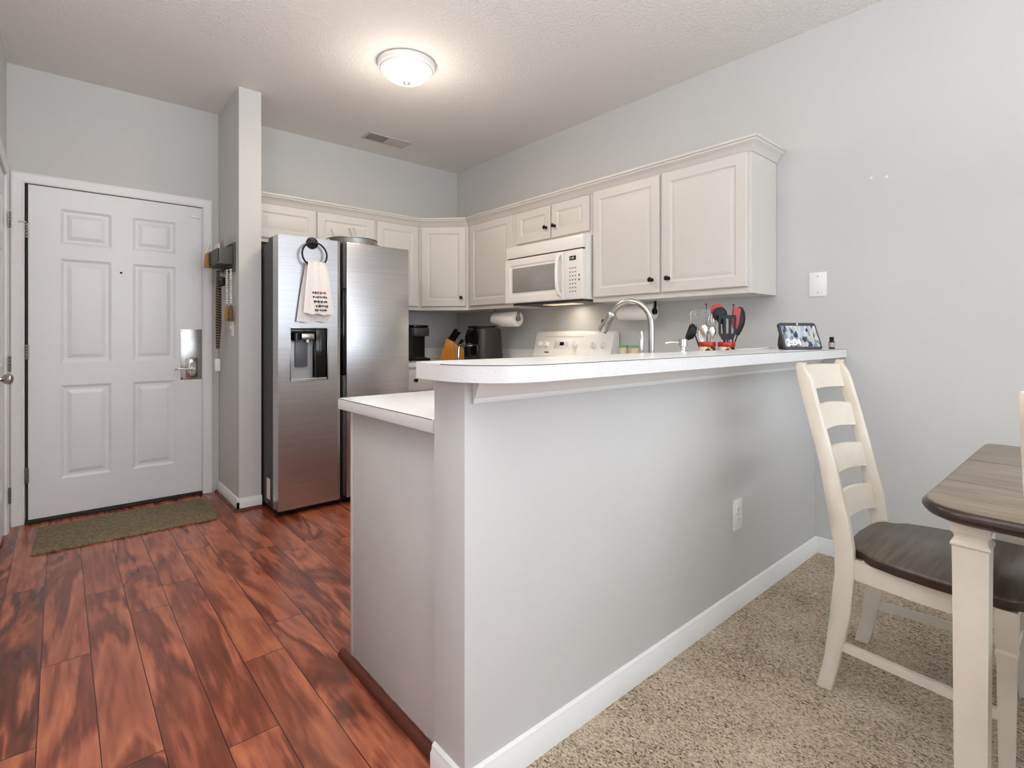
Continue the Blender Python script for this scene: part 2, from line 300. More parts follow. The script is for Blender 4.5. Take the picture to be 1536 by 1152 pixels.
# ------------------------------------------------------------------ mesh builder
class MB:
    def __init__(s): s.bm = bmesh.new()
    def _merge(s, b2, mtx=None, mi=0):
        if mtx is not None: bmesh.ops.transform(b2, matrix=mtx, verts=b2.verts)
        mp = {}
        for v in b2.verts: mp[v] = s.bm.verts.new(v.co)
        for f in b2.faces:
            try: nf = s.bm.faces.new([mp[v] for v in f.verts]); nf.material_index = mi or f.material_index
            except ValueError: pass
        b2.free(); return s
    def box(s, x0, x1, y0, y1, z0, z1, b=0, seg=2, mtx=None, mi=0):
        if x0 > x1: x0, x1 = x1, x0
        if y0 > y1: y0, y1 = y1, y0
        if z0 > z1: z0, z1 = z1, z0
        t = bmesh.new(); bmesh.ops.create_cube(t, size=1)
        for v in t.verts: v.co = Vector(((x0+x1)/2 + v.co.x*(x1-x0), (y0+y1)/2 + v.co.y*(y1-y0), (z0+z1)/2 + v.co.z*(z1-z0)))
        if b: bmesh.ops.bevel(t, geom=t.edges[:], offset=b, segments=seg, profile=.5, affect='EDGES')
        return s._merge(t, mtx, mi)
    def prism(s, pts, lo, hi, axis='z', b=0, seg=2, mtx=None, mi=0, btop=False):
        t = bmesh.new()
        def P(a, c, h): return {'z': (a, c, h), 'y': (a, h, c), 'x': (h, a, c)}[axis]
        A = [t.verts.new(P(p[0], p[1], lo)) for p in pts]; B = [t.verts.new(P(p[0], p[1], hi)) for p in pts]
        t.faces.new(A[::-1]); t.faces.new(B); n = len(pts)
        for i in range(n): t.faces.new((A[i], A[(i+1) % n], B[(i+1) % n], B[i]))
        bmesh.ops.recalc_face_normals(t, faces=t.faces)
        if b:
            t.faces.ensure_lookup_table(); cap = list(set(list(t.faces[0].edges) + list(t.faces[1].edges)))
            bmesh.ops.bevel(t, geom=cap, offset=b, segments=seg, profile=.5, affect='EDGES')
        return s._merge(t, mtx, mi)
    def loft(s, rings, cap=True, mtx=None, mi=0, closed=True):
        t = bmesh.new(); R = [[t.verts.new(p) for p in r] for r in rings]; n = len(R[0])
        for a, c in zip(R, R[1:]):
            for i in range(n if closed else n-1):
                j = (i+1) % n
                try: t.faces.new((a[i], a[j], c[j], c[i]))
                except ValueError: pass
        if cap: t.faces.new(R[0][::-1]); t.faces.new(R[-1])
        bmesh.ops.recalc_face_normals(t, faces=t.faces)
        return s._merge(t, mtx, mi)
    def lathe(s, prof, n=32, c=(0, 0, 0), axis='z', cap=True, mtx=None, mi=0):
        rings = []
        for r, h in prof:
            ring = []
            for i in range(n):
                a = 2*PI*i/n; u, w = r*math.cos(a), r*math.sin(a)
                ring.append({'z': (c[0]+u, c[1]+w, c[2]+h), 'x': (c[0]+h, c[1]+u, c[2]+w), 'y': (c[0]+u, c[1]+h, c[2]+w)}[axis])
            rings.append(ring)
        return s.loft(rings, cap, mtx, mi)
    def tube(s, pts, r, n=10, cap=True, mi=0, mtx=None, closed=False):
        pts = [Vector(p) for p in pts]; m = len(pts)
        rs = r if isinstance(r, (list, tuple)) else [r]*m
        rings = []; up = None
        for i, p in enumerate(pts):
            if closed: d = (pts[(i+1) % m]-pts[i-1]).normalized()
            else: d = (pts[min(i+1, m-1)]-pts[max(i-1, 0)]).normalized()
            if up is None: up = Vector((0, 0, 1)) if abs(d.z) < .9 else Vector((1, 0, 0))
            u = d.cross(up)
            if u.length < 1e-5: u = d.cross(Vector((0, 1, 0)))
            u.normalize(); w = u.cross(d).normalized(); up = w
            rings.append([p + (u*math.cos(2*PI*k/n) + w*math.sin(2*PI*k/n))*rs[i] for k in range(n)])
        if closed: rings.append(rings[0]); cap = False
        return s.loft(rings, cap, mtx, mi)
    def sphere(s, c, r, n=14, sc=(1, 1, 1), mi=0):
        t = bmesh.new(); bmesh.ops.create_uvsphere(t, u_segments=n, v_segments=max(6, n//2+1), radius=r)
        for v in t.verts: v.co = Vector((c[0]+v.co.x*sc[0], c[1]+v.co.y*sc[1], c[2]+v.co.z*sc[2]))
        return s._merge(t, None, mi)
    def build(s, name, m, parent=None, world=True, smooth=35):
        bmesh.ops.remove_doubles(s.bm, verts=s.bm.verts, dist=1e-6)
        bmesh.ops.recalc_face_normals(s.bm, faces=s.bm.faces)
        me = bpy.data.meshes.new(name)
        off = Vector((0, 0, 0))
        if parent is not None:
            if world:
                mw = Matrix.Identity(4); ch = []; p = parent
                while p: ch.append(p); p = p.parent
                for p in ch[::-1]: mw = mw @ Matrix.Translation(p.location) @ p.rotation_euler.to_matrix().to_4x4()
                bmesh.ops.transform(s.bm, matrix=mw.inverted(), verts=s.bm.verts)
        else:
            xs = [v.co.x for v in s.bm.verts]; ys = [v.co.y for v in s.bm.verts]; zs = [v.co.z for v in s.bm.verts]
            off = Vector(((min(xs)+max(xs))/2, (min(ys)+max(ys))/2, min(zs)))
            bmesh.ops.translate(s.bm, verts=s.bm.verts, vec=-off)
        s.bm.to_mesh(me); s.bm.free()
        for mm in (m if isinstance(m, (list, tuple)) else [m]): me.materials.append(mm)
        if smooth:
            me.polygons.foreach_set('use_smooth', [True]*len(me.polygons)); me.set_sharp_from_angle(angle=math.radians(smooth))
        o = bpy.data.objects.new(name, me); COL.objects.link(o); o.location = off
        if parent is not None: o.parent = parent
        return o
def tag(o, label, cat, group=None, kind=None):
    if label: o['label'] = label
    if cat: o['category'] = cat
    if group: o['group'] = group
    if kind: o['kind'] = kind
    return o
def thing(name, label, cat, loc=(0, 0, 0), rz=0, group=None, kind=None):
    o = bpy.data.objects.new(name, None); COL.objects.link(o); o.location = loc; o.rotation_euler = (0, 0, rz)
    o.empty_display_size = .1
    return tag(o, label, cat, group, kind)
def struct(name, mb, m, label=None):
    o = mb.build(name, m); o['kind'] = 'structure'
    if label: o['label'] = label; o['category'] = name.split('_')[0]
    return o
def frame(origin, right, normal):  # local (x right, y outward, z up) -> world
    r = Vector(right).normalized(); n = Vector(normal).normalized(); u = Vector((0, 0, 1))
    m = Matrix(((r.x, n.x, u.x, 0), (r.y, n.y, u.y, 0), (r.z, n.z, u.z, 0), (0, 0, 0, 1)))
    return Matrix.Translation(Vector(origin)) @ m
def text_mesh(body, size, depth=.0005):
    cu = bpy.data.curves.new('t', 'FONT'); cu.body = body; cu.size = size; cu.extrude = depth; cu.align_x = 'LEFT'
    o = bpy.data.objects.new('t', cu); COL.objects.link(o)
    dg = bpy.context.evaluated_depsgraph_get(); me = bpy.data.meshes.new_from_object(o.evaluated_get(dg))
    b = bmesh.new(); b.from_mesh(me); bpy.data.objects.remove(o); bpy.data.curves.remove(cu); bpy.data.meshes.remove(me)
    bmesh.ops.transform(b, matrix=Matrix.Rotation(PI/2, 4, 'X'), verts=b.verts)  # stands up: x right, z up, faces -y
    return b
def panel_plate(mb, W_, H_, T, cells, steps, mtx, edge=.004, mi=0):
    """slab 0..W_, 0..H_, back y=0, front y=T, with rectangular cells carrying stepped raised-panel profiles"""
    t = bmesh.new()
    xs = sorted({edge, W_-edge} | {c[0] for c in cells} | {c[1] for c in cells}); zs = sorted({edge, H_-edge} | {c[2] for c in cells} | {c[3] for c in cells})
    V = {}
    def v(x, y, z):
        k = (round(x, 5), round(y, 5), round(z, 5))
        if k not in V: V[k] = t.verts.new((x, y, z))
        return V[k]
    def q(*p): 
        try: t.faces.new([v(*a) for a in p])
        except ValueError: pass
    for i in range(len(xs)-1):
        for j in range(len(zs)-1):
            x0, x1, z0, z1 = xs[i], xs[i+1], zs[j], zs[j+1]
            cell = [c for c in cells if c[0] <= x0+1e-6 and c[1] >= x1-1e-6 and c[2] <= z0+1e-6 and c[3] >= z1-1e-6]
            if not cell: q((x0, T, z0), (x1, T, z0), (x1, T, z1), (x0, T, z1))
    for (x0, x1, z0, z1) in cells:
        pi, pd = 0, 0
        # border verts of neighbouring grid lines are ignored; cells use own corners
        for ins, dep in steps:
            a = [(x0+pi, T+pd, z0+pi), (x1-pi, T+pd, z0+pi), (x1-pi, T+pd, z1-pi), (x0+pi, T+pd, z1-pi)]
            c = [(x0+ins, T+dep, z0+ins), (x1-ins, T+dep, z0+ins), (x1-ins, T+dep, z1-ins), (x0+ins, T+dep, z1-ins)]
            for k in range(4): q(a[k], a[(k+1) % 4], c[(k+1) % 4], c[k])
            pi, pd = ins, dep
        q((x0+pi, T+pd, z0+pi), (x1-pi, T+pd, z0+pi), (x1-pi, T+pd, z1-pi), (x0+pi, T+pd, z1-pi))
    # rounded edge + sides + back
    e = edge; rects = [(e, T), (.3*e, T-.3*e), (0, T-e), (0, 0)]
    for (i0, y0), (i1, y1) in zip(rects, rects[1:]):
        a = [(i0, y0, i0), (W_-i0, y0, i0), (W_-i0, y0, H_-i0), (i0, y0, H_-i0)]; c = [(i1, y1, i1), (W_-i1, y1, i1), (W_-i1, y1, H_-i1), (i1, y1, H_-i1)]
        for k in range(4): q(a[k], a[(k+1) % 4], c[(k+1) % 4], c[k])
    q((0, 0, 0), (W_, 0, 0), (W_, 0, H_), (0, 0, H_))
    mb._merge(t, mtx, mi)
CAB_STEPS = [(.004, -.003), (.010, -.0055), (.016, -.0055), (.034, -.0005), (.038, .0)]
def cab_door(parent, origin, right, normal, w, h, rail=.056, knob=None, name='door', T=.019, label=None):
    mb = MB(); mtx = frame(origin, right, normal)
    panel_plate(mb, w, h, T, [(rail, w-rail, rail, h-rail)], CAB_STEPS, mtx, edge=.005)
    d = mb.build(name, M['cab'], parent, smooth=12)
    if knob:
        kb = MB(); kx, kz = knob
        kb.lathe([(.011, 0), (.011, .003), (.006, .005), (.0055, .014), (.010, .018), (.0145, .024), (.0145, .029), (.010, .033), (.002, .0345)], 20, (0, 0, 0), 'y', mtx=mtx @ Matrix.Translation((kx, T, kz)))
        k = kb.build('knob', M['knobm'], d); k['label'] = 'dark bronze round knob'
    return d

# ------------------------------------------------------------------ constants of the place
XE, YB, ZC = 2.985, 4.27, 2.74
XW = -.235
BT = .083
# ------------------------------------------------------------------ structure
mb = MB(); mb.box(-3, .76, 1.0, YB, -.06, 0); mb.box(.76, XE, 1.12, YB, -.06, 0); mb.box(-3, .76, -3.5, 1.0, -.06, 0)
fl = struct('floor', mb, M['floor'], 'red-brown swirly wood plank floor of the entry and kitchen')
mb = MB(); mb.box(.765, XE, -3.5, 1.03, -.06, .004); fl2 = struct('floor_carpet', mb, M['carpet'], 'beige flecked carpet of the dining area')
mb = MB(); mb.box(-3, XE, -3.5, YB+.1, ZC, ZC+.08); struct('ceiling', mb, M['ceil'], 'white knockdown-textured ceiling')
mb = MB(); mb.box(XE, XE+.12, -1.2, YB+.1, -.05, ZC+.05); mb.box(XE, XE+.12, -3.5, -3.0, -.05, ZC+.05); mb.box(XE, XE+.12, -3.0, -1.2, -.05, .65); mb.box(XE, XE+.12, -3.0, -1.2, 2.25, ZC+.05)
struct('wall_right', mb, M['wall'], 'long light grey wall behind the cabinets, range and table')
# back wall with entry-door opening
DX0, DX1, DZ = -.157, .771, 2.045
mb = MB(); mb.box(XW-.12, DX0, YB, YB+.14, -.05, ZC+.05); mb.box(DX1, XE+.12, YB, YB+.14, -.05, ZC+.05); mb.box(DX0, DX1, YB, YB+.14, DZ, ZC+.05); mb.box(DX0, DX1, YB+.1, YB+.14, -.05, DZ)
struct('wall_back', mb, M['wall'], 'light grey back wall around the entry door and above the cabinets')
# west wall of the entry with closet door opening
CY0, CY1 = 3.36, 4.105
mb = MB(); mb.box(XW-.12, XW, 1.0, CY0, -.05, ZC+.05); mb.box(XW-.12, XW, CY1, YB+.1, -.05, ZC+.05); mb.box(XW-.12, XW, CY0, CY1, 2.045, ZC+.05); mb.box(XW-.12, XW-.10, CY0, CY1, -.05, 2.045)  # stretch south of the closet lengthened, unseen, to keep light off the peninsula end
struct('wall_left', mb, M['wall'], 'light grey side wall of the entry')
mb = MB(); mb.box(-3.0, XW-.12, 1.0, 1.12, -.05, ZC+.05); mb.box(-3.12, -3.0, .7, 1.12, -.05, ZC+.05); mb.box(-3.12, -3.0, -3.5, -1.9, -.05, ZC+.05); mb.box(-3.12, -3.0, -1.9, .7, -.05, .6); mb.box(-3.12, -3.0, -1.9, .7, 2.3, ZC+.05)
struct('wall_living', mb, M['wall'], 'light grey wall of the living room')
mb = MB(); mb.box(-3.12, -1.1, -3.62, -3.5, -.05, ZC+.05); mb.box(2.7, XE+.12, -3.62, -3.5, -.05, ZC+.05); mb.box(-1.1, 2.7, -3.62, -3.5, -.05, .6); mb.box(-1.1, 2.7, -3.62, -3.5, 2.3, ZC+.05)
struct('wall_front', mb, M['wall'], 'light grey wall with the living room windows')
def window(n, mtx, w, h):
    t = thing('window_%d' % n, 'white framed window %s of the living room behind the camera' % ['facing the bar', 'beside the table', 'opposite the table'][n-1], 'window', kind='structure')
    f = MB()
    for a in ((-.06, 0, -.06, h+.06), (w, w+.06, -.06, h+.06)): f.box(a[0], a[1], -.02, .02, a[2], a[3], .003, mtx=mtx)
    f.box(0, w, -.02, .02, -.06, 0, .003, mtx=mtx); f.box(0, w, -.02, .02, h, h+.06, .003, mtx=mtx); f.box(0, w, -.012, .012, h/2-.02, h/2+.02, mtx=mtx)
    f.build('window_frame', M['trimw'], t)
    g = MB(); g.box(0, w, -.05, -.046, 0, h, mtx=mtx); g.build('pane', gl, t)
gl, nt, b_ = newmat('window_glass'); b_.inputs['Transmission Weight'].default_value = 1; b_.inputs['Roughness'].default_value = 0; b_.inputs['IOR'].default_value = 1.05
window(1, frame((-1.1, -3.5, .6), (1, 0, 0), (0, 1, 0)), 3.8, 1.7)
window(2, frame((XE, -3.0, .65), (0, 1, 0), (-1, 0, 0)), 1.8, 1.6)
window(3, frame((-3.0, .7, .6), (0, -1, 0), (1, 0, 0)), 2.6, 1.7)
# stub wall between entry and refrigerator
mb = MB(); mb.box(.875, 1.010, 3.695, YB, -.05, ZC+.02); struct('wall_stub', mb, M['wall'], 'narrow grey stub wall between entry and refrigerator')
# peninsula half wall
PX0, PY0, PY1 = .732, 1.015, 1.150
mb = MB(); mb.box(PX0, XE, PY0, PY1, -.05, 1.022, .002); struct('wall_peninsula', mb, M['wall'], 'grey half-height peninsula wall under the raised bar')
# baseboards
def base_prof(t=.014, h=BT): return [(0, 0), (t, 0), (t, h*.72), (t*.72, h*.80), (t*.62, h*.93), (t*.2, h), (0, h)]
def baseboard(name, p0, p1, nrm, h=BT, t=.014, label=None):
    p0, p1 = Vector(p0), Vector(p1); d = (p1-p0).normalized(); n = Vector(nrm)
    mb = MB(); rings = [[Vector((p.x, p.y, 0)) + n*a + Vector((0, 0, z)) for a, z in base_prof(t, h)] for p in (p0, p1)]
    mb.loft(rings); return struct(name, mb, M['trimw'], label)
baseboard('baseboard_peninsula', (PX0-.014, PY0), (XE, PY0), (0, -1, 0), label='white baseboard along the peninsula wall')
baseboard('baseboard_end', (PX0, PY1-.004), (PX0, PY0-.0135), (-1, 0, 0), label='short white baseboard on the peninsula wall end')
baseboard('baseboard_right', (XE, PY0), (XE, -1.0), (-1, 0, 0), label='white baseboard under the right wall by the table')
baseboard('baseboard_left', (.875, 4.25), (.875, 3.681), (-1, 0, 0), h=.078, label='white baseboard on the stub wall side')
baseboard('baseboard_stub', (.861, 3.695), (1.012, 3.695), (0, -1, 0), h=.078, label='white baseboard on the stub wall end')
def qround(name, p0, p1, nrm, r=.019, label=None):
    n = Vector(nrm); mb = MB(); rings = []
    for p in (p0, p1):
        q = Vector((p[0], p[1], 0)); rings.append([q] + [q + n*(r*math.cos(a*PI/10)) + Vector((0, 0, r*math.sin(a*PI/10))) for a in range(6)])
    mb.loft(rings); return struct(name, mb, M['quarter'], label)
qround('trim_1', (.765, 1.165), (.765, 1.79), (-1, 0, 0), .024, 'red-brown quarter-round strip along the cabinet end panel')
qround('trim_2', (.861, 4.25), (.861, 3.668), (-1, 0, 0), .016, 'red-brown quarter-round strip beside the stub wall')
qround('trim_3', (.845, 3.681), (1.010, 3.681), (0, -1, 0), .016, 'red-brown quarter-round strip on the stub wall end')
qround('trim_4', (XW+.001, 4.25), (XW+.001, CY1+.06), (1, 0, 0), .014, 'red-brown quarter-round strip in the entry corner')
# crown molding under the bar
mb = MB(); prof = [(0, .965), (.008, .965), (.011, .972), (.011, .978), (.020, .984), (.034, 1.004), (.044, 1.012), (.047, 1.022), (0, 1.022)]
mb.loft([[(PX0+.008+ (0 if k == 0 else 0) + (0 if k else .016*(1-a/.047)), PY0-a, z) for a, z in prof] if k == 0 else [(XE, PY0-a, z) for a, z in prof] for k in (0, 1)])
struct('trim_5', mb, M['trimw'], 'white crown molding under the raised bar')
# door casings
def casing(name, mtx, w, h, cw=.06, label=None, right=True):
    mb = MB(); pr = [(0, 0), (0, .010), (.006, .013), (.012, .010), (.030, .012), (.044, .017), (.052, .019), (cw, .017), (cw, 0)]
    def ring(kind):
        if kind == 0: return [(-a, d, 0) for a, d in pr]
        if kind == 1: return [(-a, d, h+a) for a, d in pr]
        if kind == 2: return [(w+a, d, h+a) for a, d in pr]
        return [(w+a, d, 0) for a, d in pr]
    mb.loft([ring(k) for k in (0, 1, 2, 3)], mtx=mtx); 
    return struct(name, mb, M['trimw'], label)
casing('trim_6', frame((DX0, YB, 0), (1, 0, 0), (0, -1, 0)), DX1-DX0, DZ, label='white casing around the entry door')
casing('trim_7', frame((XW, CY0, 0), (0, 1, 0), (1, 0, 0)), CY1-CY0, 2.045, label='white casing around the closet door')
# ------------------------------------------------------------------ entry door
d1 = thing('door_1', 'white six-panel entry door', 'door', ((DX0+DX1)/2, YB-.01, 0), kind='structure')
OX = -.142; DW = .912; DH = 2.018; DYF = YB-.008
mtx = frame((OX, DYF+.036, .022), (1, 0, 0), (0, -1, 0))
P = [(.148, .398), (.510, .752)]; Zr = [(.222, .800), (.940, 1.585), (1.675, 1.893)]
cells = [(a, b_, c, d) for a, b_ in P for c, d in Zr]
mb = MB(); panel_plate(mb, DW, DH, .036, cells, [(.006, -.004), (.016, -.009), (.030, -.0095), (.052, -.002), (.056, -.0015)], mtx, edge=.003)
slab = mb.build('door_slab', M['doorw'], d1, smooth=10)
mb = MB(); mb.box(.770-.157+.025, .767, DYF-.0035, DYF, .821, 1.174, .001)
pl = mb.build('strike_plate', M['nickel'], d1); pl['label'] = 'tall brushed steel plate behind the lever'
mb = MB()
for x, z in ((.645, 1.164), (.645, .831)): mb.lathe([(.004, 0), (.004, .002), (.001, .003)], 10, (x, DYF-.0035, z), 'y', mtx=None) if False else mb.lathe([(.0045, 0), (.0045, -.002)], 12, (x, DYF-.0035, z), 'y')
mb.build('screw', M['black'], d1)
mb = MB()
esc = [(-.036, -.066), (0, -.074), (.036, -.066), (.036, .066), (0, .074), (-.036, .066)]
mb.prism([(.705+x, .905+z) for x, z in esc], DYF-.012, DYF-.0035, 'y', .002)
es = mb.build('escutcheon', M['darknickel'], d1)
mb = MB(); mb.lathe([(.029, 0), (.029, -.004), (.020, -.009), (.019, -.009)], 28, (.705, DYF-.012, .905), 'y', mtx=Matrix.Translation((0, 0, .905)) @ Matrix.Scale(2.0, 4, (0, 0, 1)) @ Matrix.Translation((0, 0, -.905)))
mb.build('oval_rosette', M['chrome'], es)
mb = MB(); mb.lathe([(.012, 0), (.012, -.035), (.016, -.038), (.016, -.050), (.012, -.053)], 20, (.705, DYF-.014, .900), 'y')
mb.tube([(.705, DYF-.060, .900), (.680, DYF-.063, .897), (.650, DYF-.062, .898), (.622, DYF-.060, .903), (.604, DYF-.058, .900), (.597, DYF-.056, .894)], [.010, .008, .0065, .006, .0055, .004], 10)
mb.build('lever', M['nickel'], es)
mb = MB(); mb.lathe([(.011, 0), (.011, -.006), (.004, -.007)], 16, (.705, DYF-.021, .945), 'y'); mb.box(.703, .707, DYF-.034, DYF-.027, .934, .956, .001); mb.build('deadbolt_turn', M['chrome'], es)
mb = MB(); mb.lathe([(.007, 0), (.007, -.002), (.004, -.003)], 14, (.306, DYF, 1.542), 'y'); ph = mb.build('peephole', M['black'], d1)
mb = MB(); mb.box(.70, .745, DYF-.012, DYF, 1.965, 1.985, .003); mb.box(.745, .757, DYF-.016, DYF, 1.958, 1.992, .003); mb.build('door_sensor', M['plate'], d1)
def hinge(parent, x, y, z, axis='x', h=.09):
    mb = MB(); 
    for k in range(5): mb.lathe([(.0055, 0), (.0062, .001), (.0062, h/5-.002), (.0055, h/5-.001)], 10, (x, y, z-h/2+k*h/5), 'z')
    if axis == 'x': mb.box(x-.012, x+.012, y+.003, y+.006, z-h/2, z+h/2)
    else: mb.box(x-.006, x-.003, y-.014, y+.014, z-h/2, z+h/2)
    return mb.build('hinge', M['darknickel'], parent)
for z in (1.76, 1.03, .29): hinge(d1, -.149, YB-.014, z)
mb = MB(); mb.box(-.185, -.150, YB-.020, YB-.017, 1.806, 1.812); mb.build('hinge_stop', M['darknickel'], d1)
mb = MB(); mb.box(-.153, -.142, YB-.004, YB+.05, .0, 2.043); mb.box(.770-.002, .771, YB-.0, YB+.05, 0, 2.043); mb.box(DX0, DX1, YB-.0, YB+.05, 2.0405, 2.045)
mb.build('door_gap', M['trim_gapshade'], d1)  # dark strips colour in the shade of the gap around the slab
mb = MB(); mb.box(DX0, DX1, YB-.03, YB+.06, .0, .020, .004); mb.build('threshold', M['trim_gapshade'], d1)
# closet door on the side wall
d2 = thing('door_2', 'white closet door on the entry side wall', 'door', (XW, (CY0+CY1)/2, 0), kind='structure')
w2 = CY1-CY0-.006
mb = MB(); panel_plate(mb, w2, 2.02, .035, [(.12, w2/2-.05, .222, .80), (w2/2+.05, w2-.12, .222, .80), (.12, w2/2-.05, .94, 1.585), (w2/2+.05, w2-.12, .94, 1.585), (.12, w2/2-.05, 1.675, 1.893), (w2/2+.05, w2-.12, 1.675, 1.893)],
    [(.006, -.004), (.016, -.009), (.030, -.0095), (.052, -.002)], frame((XW-.036, CY0+.003, .018), (0, 1, 0), (1, 0, 0)), edge=.003)
mb.build('door_slab', M['doorw'], d2, smooth=10)
for z in (1.79, .97, .22): hinge(d2, XW+.022, CY1+.004, z, 'y')
mb = MB(); mb.lathe([(.031, 0), (.031, .006), (.014, .012), (.011, .030), (.020, .038), (.027, .050), (.026, .062), (.016, .070), (.003, .072)], 28, (XW, CY0+.062, .925), 'x')
k = mb.build('door_knob', M['nickel'], d2); k['label'] = 'round brushed nickel door knob'

# ------------------------------------------------------------------ upper cabinets
ZB, ZT = 1.351, 2.115
XF = 2.680; YF = 3.965      # face frame planes
def carcass(parent, x0, x1, y0, y1, z0, z1):
    mb = MB(); mb.box(x0, x1, y0, y1, z0, z1, .0012, 1); return mb.build('cabinet_body', M['cab'], parent)
def crown(parent, path, mitre=None):
    prof = [(0, 2.078), (.006, 2.078), (.008, 2.084), (.012, 2.088), (.016, 2.098), (.028, 2.112), (.040, 2.122), (.042, 2.130), (.050, 2.134), (.050, 2.145), (0, 2.145)]
    mb = MB(); mb.loft([[(p[0]+o[0]*a, p[1]+o[1]*a, z) for a, z in prof] for p, o in path]); return mb.build('crown_molding', M['cab'], parent)
def upper(label, x0, x1, y0, y1, z0, z1, axis, doors, knobs, group=None):
    t = thing('upper_cabinet', label, 'cabinet', ((x0+x1)/2, (y0+y1)/2, z0))
    carcass(t, x0, x1-(.003 if x1 == XE else 0), y0, y1-(.003 if y1 == YB else 0), z0, z1)
    for (a, b2, c, d), kn in zip(doors, knobs):
        if axis == 'e': cab_door(t, (XF, b2, c), (0, -1, 0), (-1, 0, 0), b2-a, d-c, knob=kn)
        else: cab_door(t, (a, YF, c), (1, 0, 0), (0, -1, 0), b2-a, d-c, knob=kn)
    return t
tR = upper('wide two-door white wall cabinet at the open right end of the run', XF, XE, 1.210, 2.262, ZB, ZT, 'e', [(1.227, 1.727, 1.384, 2.078), (1.743, 2.247, 1.384, 2.078)], [(.048, .078), (.504-.048, .078)])
tM = upper('short two-door white wall cabinet above the microwave', XF, XE, 2.264, 3.052, 1.80, ZT, 'e', [(2.282, 2.632, 1.832, 2.07), (2.645, 3.012, 1.832, 2.07)], [(.036, .080), (.367-.036, .080)])
tB = upper('single-door white wall cabinet left of the microwave, beside the corner cabinet', XF, XE, 3.054, 3.658, ZB, ZT, 'e', [(3.072, 3.615, 1.384, 2.072)], [None])
tN = upper('tall single-door white wall cabinet right behind the refrigerator', 1.958, 2.373, YF, YB, ZB, ZT, 'b', [(1.968, 2.352, 1.384, 2.072)], [None])
tF = upper('two-door white wall cabinet above the refrigerator', 1.012, 1.956, YF, YB, 1.80, ZT, 'b', [(1.030, 1.462, 1.83, 2.072), (1.476, 1.946, 1.83, 2.072)], [None, None])
tC = thing('upper_cabinet', 'angled corner wall cabinet with one white door', 'cabinet', (2.75, 4.05, ZB))
mb = MB(); mb.prism([(XF, 3.660), (XE-.003, 3.660), (XE-.003, YB-.003), (2.375, YB-.003), (2.375, YF)], ZB, ZT); mb.build('cabinet_body', M['cab'], tC)
A, B = Vector((2.375, YF, 0)), Vector((XF, 3.660, 0)); dv = (B-A).normalized(); nv = Vector((-dv.y*-1, 0, 0)); nv = Vector((dv.y, -dv.x, 0))
if nv.dot(Vector((-1, -1, 0))) < 0: nv = -nv
o0 = A + dv*.022 + Vector((0, 0, 1.384)); cab_door(tC, o0, dv, nv, (B-A).length-.044, .688, knob=((B-A).length-.044-.036, .075))
# crown pieces, one per cabinet
crown(tR, [((XE-.003, 1.210), (0, -1)), ((XF, 1.210), (-1, -1)), ((XF, 2.263), (-1, 0))])
crown(tM, [((XF, 2.263), (-1, 0)), ((XF, 3.053), (-1, 0))])
kk = math.tan(PI/8)
crown(tB, [((XF, 3.053), (-1, 0)), ((XF, 3.660), (-1, -kk))])
crown(tC, [((XF, 3.660), (-1, -kk)), ((2.375, YF), (-kk, -1))])
crown(tN, [((2.375, YF), (-kk, -1)), ((1.957, YF), (0, -1))])
crown(tF, [((1.957, YF), (0, -1)), ((1.012, YF), (0, -1))])

# ------------------------------------------------------------------ base cabinets and worktops
def worktop(name, pts, label, z0=.876, z1=.914):
    mb = MB(); mb.prism(pts, z0, z1, 'z', .003, 2); return tag(mb.build(name, M['lam']), label, 'worktop')
# peninsula run with end panel
t = thing('base_cabinet', 'white peninsula base cabinet with a scuffed grey end panel', 'cabinet', (1.8, 1.44, 0))
mb = MB(); mb.box(.765, 2.36, 1.152, 1.715, .0, .876, .0015); mb.build('end_panel', M['panel_paint'], t)
mb = MB(); mb.box(.7635, 2.36, 1.716, 1.736, .0, .876, .002); mb.build('face_frame', M['cab'], t)
mb = MB(); mb.tube([(.7655, 1.160+i*.028, .0255+random.uniform(-.003, .006)) for i in range(20)], [.0008+.0022*random.random() for i in range(20)], 6)
mb.build('caulk_line', M['caulk'], t)
worktop('peninsula_worktop', [(.729, 1.152), (2.352, 1.152), (2.352, 1.757), (.729, 1.757)], 'lower white laminate worktop on the kitchen side of the peninsula')
# sink side strip between peninsula and range
t = thing('base_cabinet', 'white base cabinet in the corner right of the range', 'cabinet', (2.68, 1.7, 0))
mb = MB(); mb.box(2.375, XE-.003, 1.152, 2.258, 0, .876, .0015); mb.build('cabinet_body', M['cab'], t)
worktop('corner_worktop', [(2.354, 1.152), (XE-.001, 1.152), (XE-.001, 2.256), (2.354, 2.256)], 'white laminate worktop between the peninsula and the range')
# back run: base cabinets with drawer
t = thing('base_cabinet', 'white back-wall base cabinet with a drawer, right of the refrigerator', 'cabinet', (2.17, 3.96, 0))
mb = MB(); mb.box(1.960, 2.372, 3.665, YB-.003, .0, .876, .0015); mb.build('cabinet_body', M['cab'], t)
dr = MB(); panel_plate(dr, .330, .165, .019, [], [], frame((1.978, 3.665, .690), (1, 0, 0), (0, -1, 0)), edge=.005); drw = dr.build('drawer', M['cab'], t)
kb = MB(); kb.lathe([(.011, 0), (.006, -.005), (.0055, -.014), (.0145, -.024), (.0145, -.029), (.002, -.0345)], 20, (2.143, 3.646, .775), 'y'); kb.build('knob', M['knobm'], drw)
cab_door(t, (1.978, 3.665, .115), (1, 0, 0), (0, -1, 0), .330, .555, knob=(.29, .50))
t = thing('base_cabinet', 'white base cabinet in the back corner under the knife block', 'cabinet', (2.68, 3.7, 0))
mb = MB(); mb.prism([(2.374, 3.066), (XE-.003, 3.066), (XE-.003, YB-.003), (2.374, YB-.003)], 0, .876); mb.build('cabinet_body', M['cab'], t)
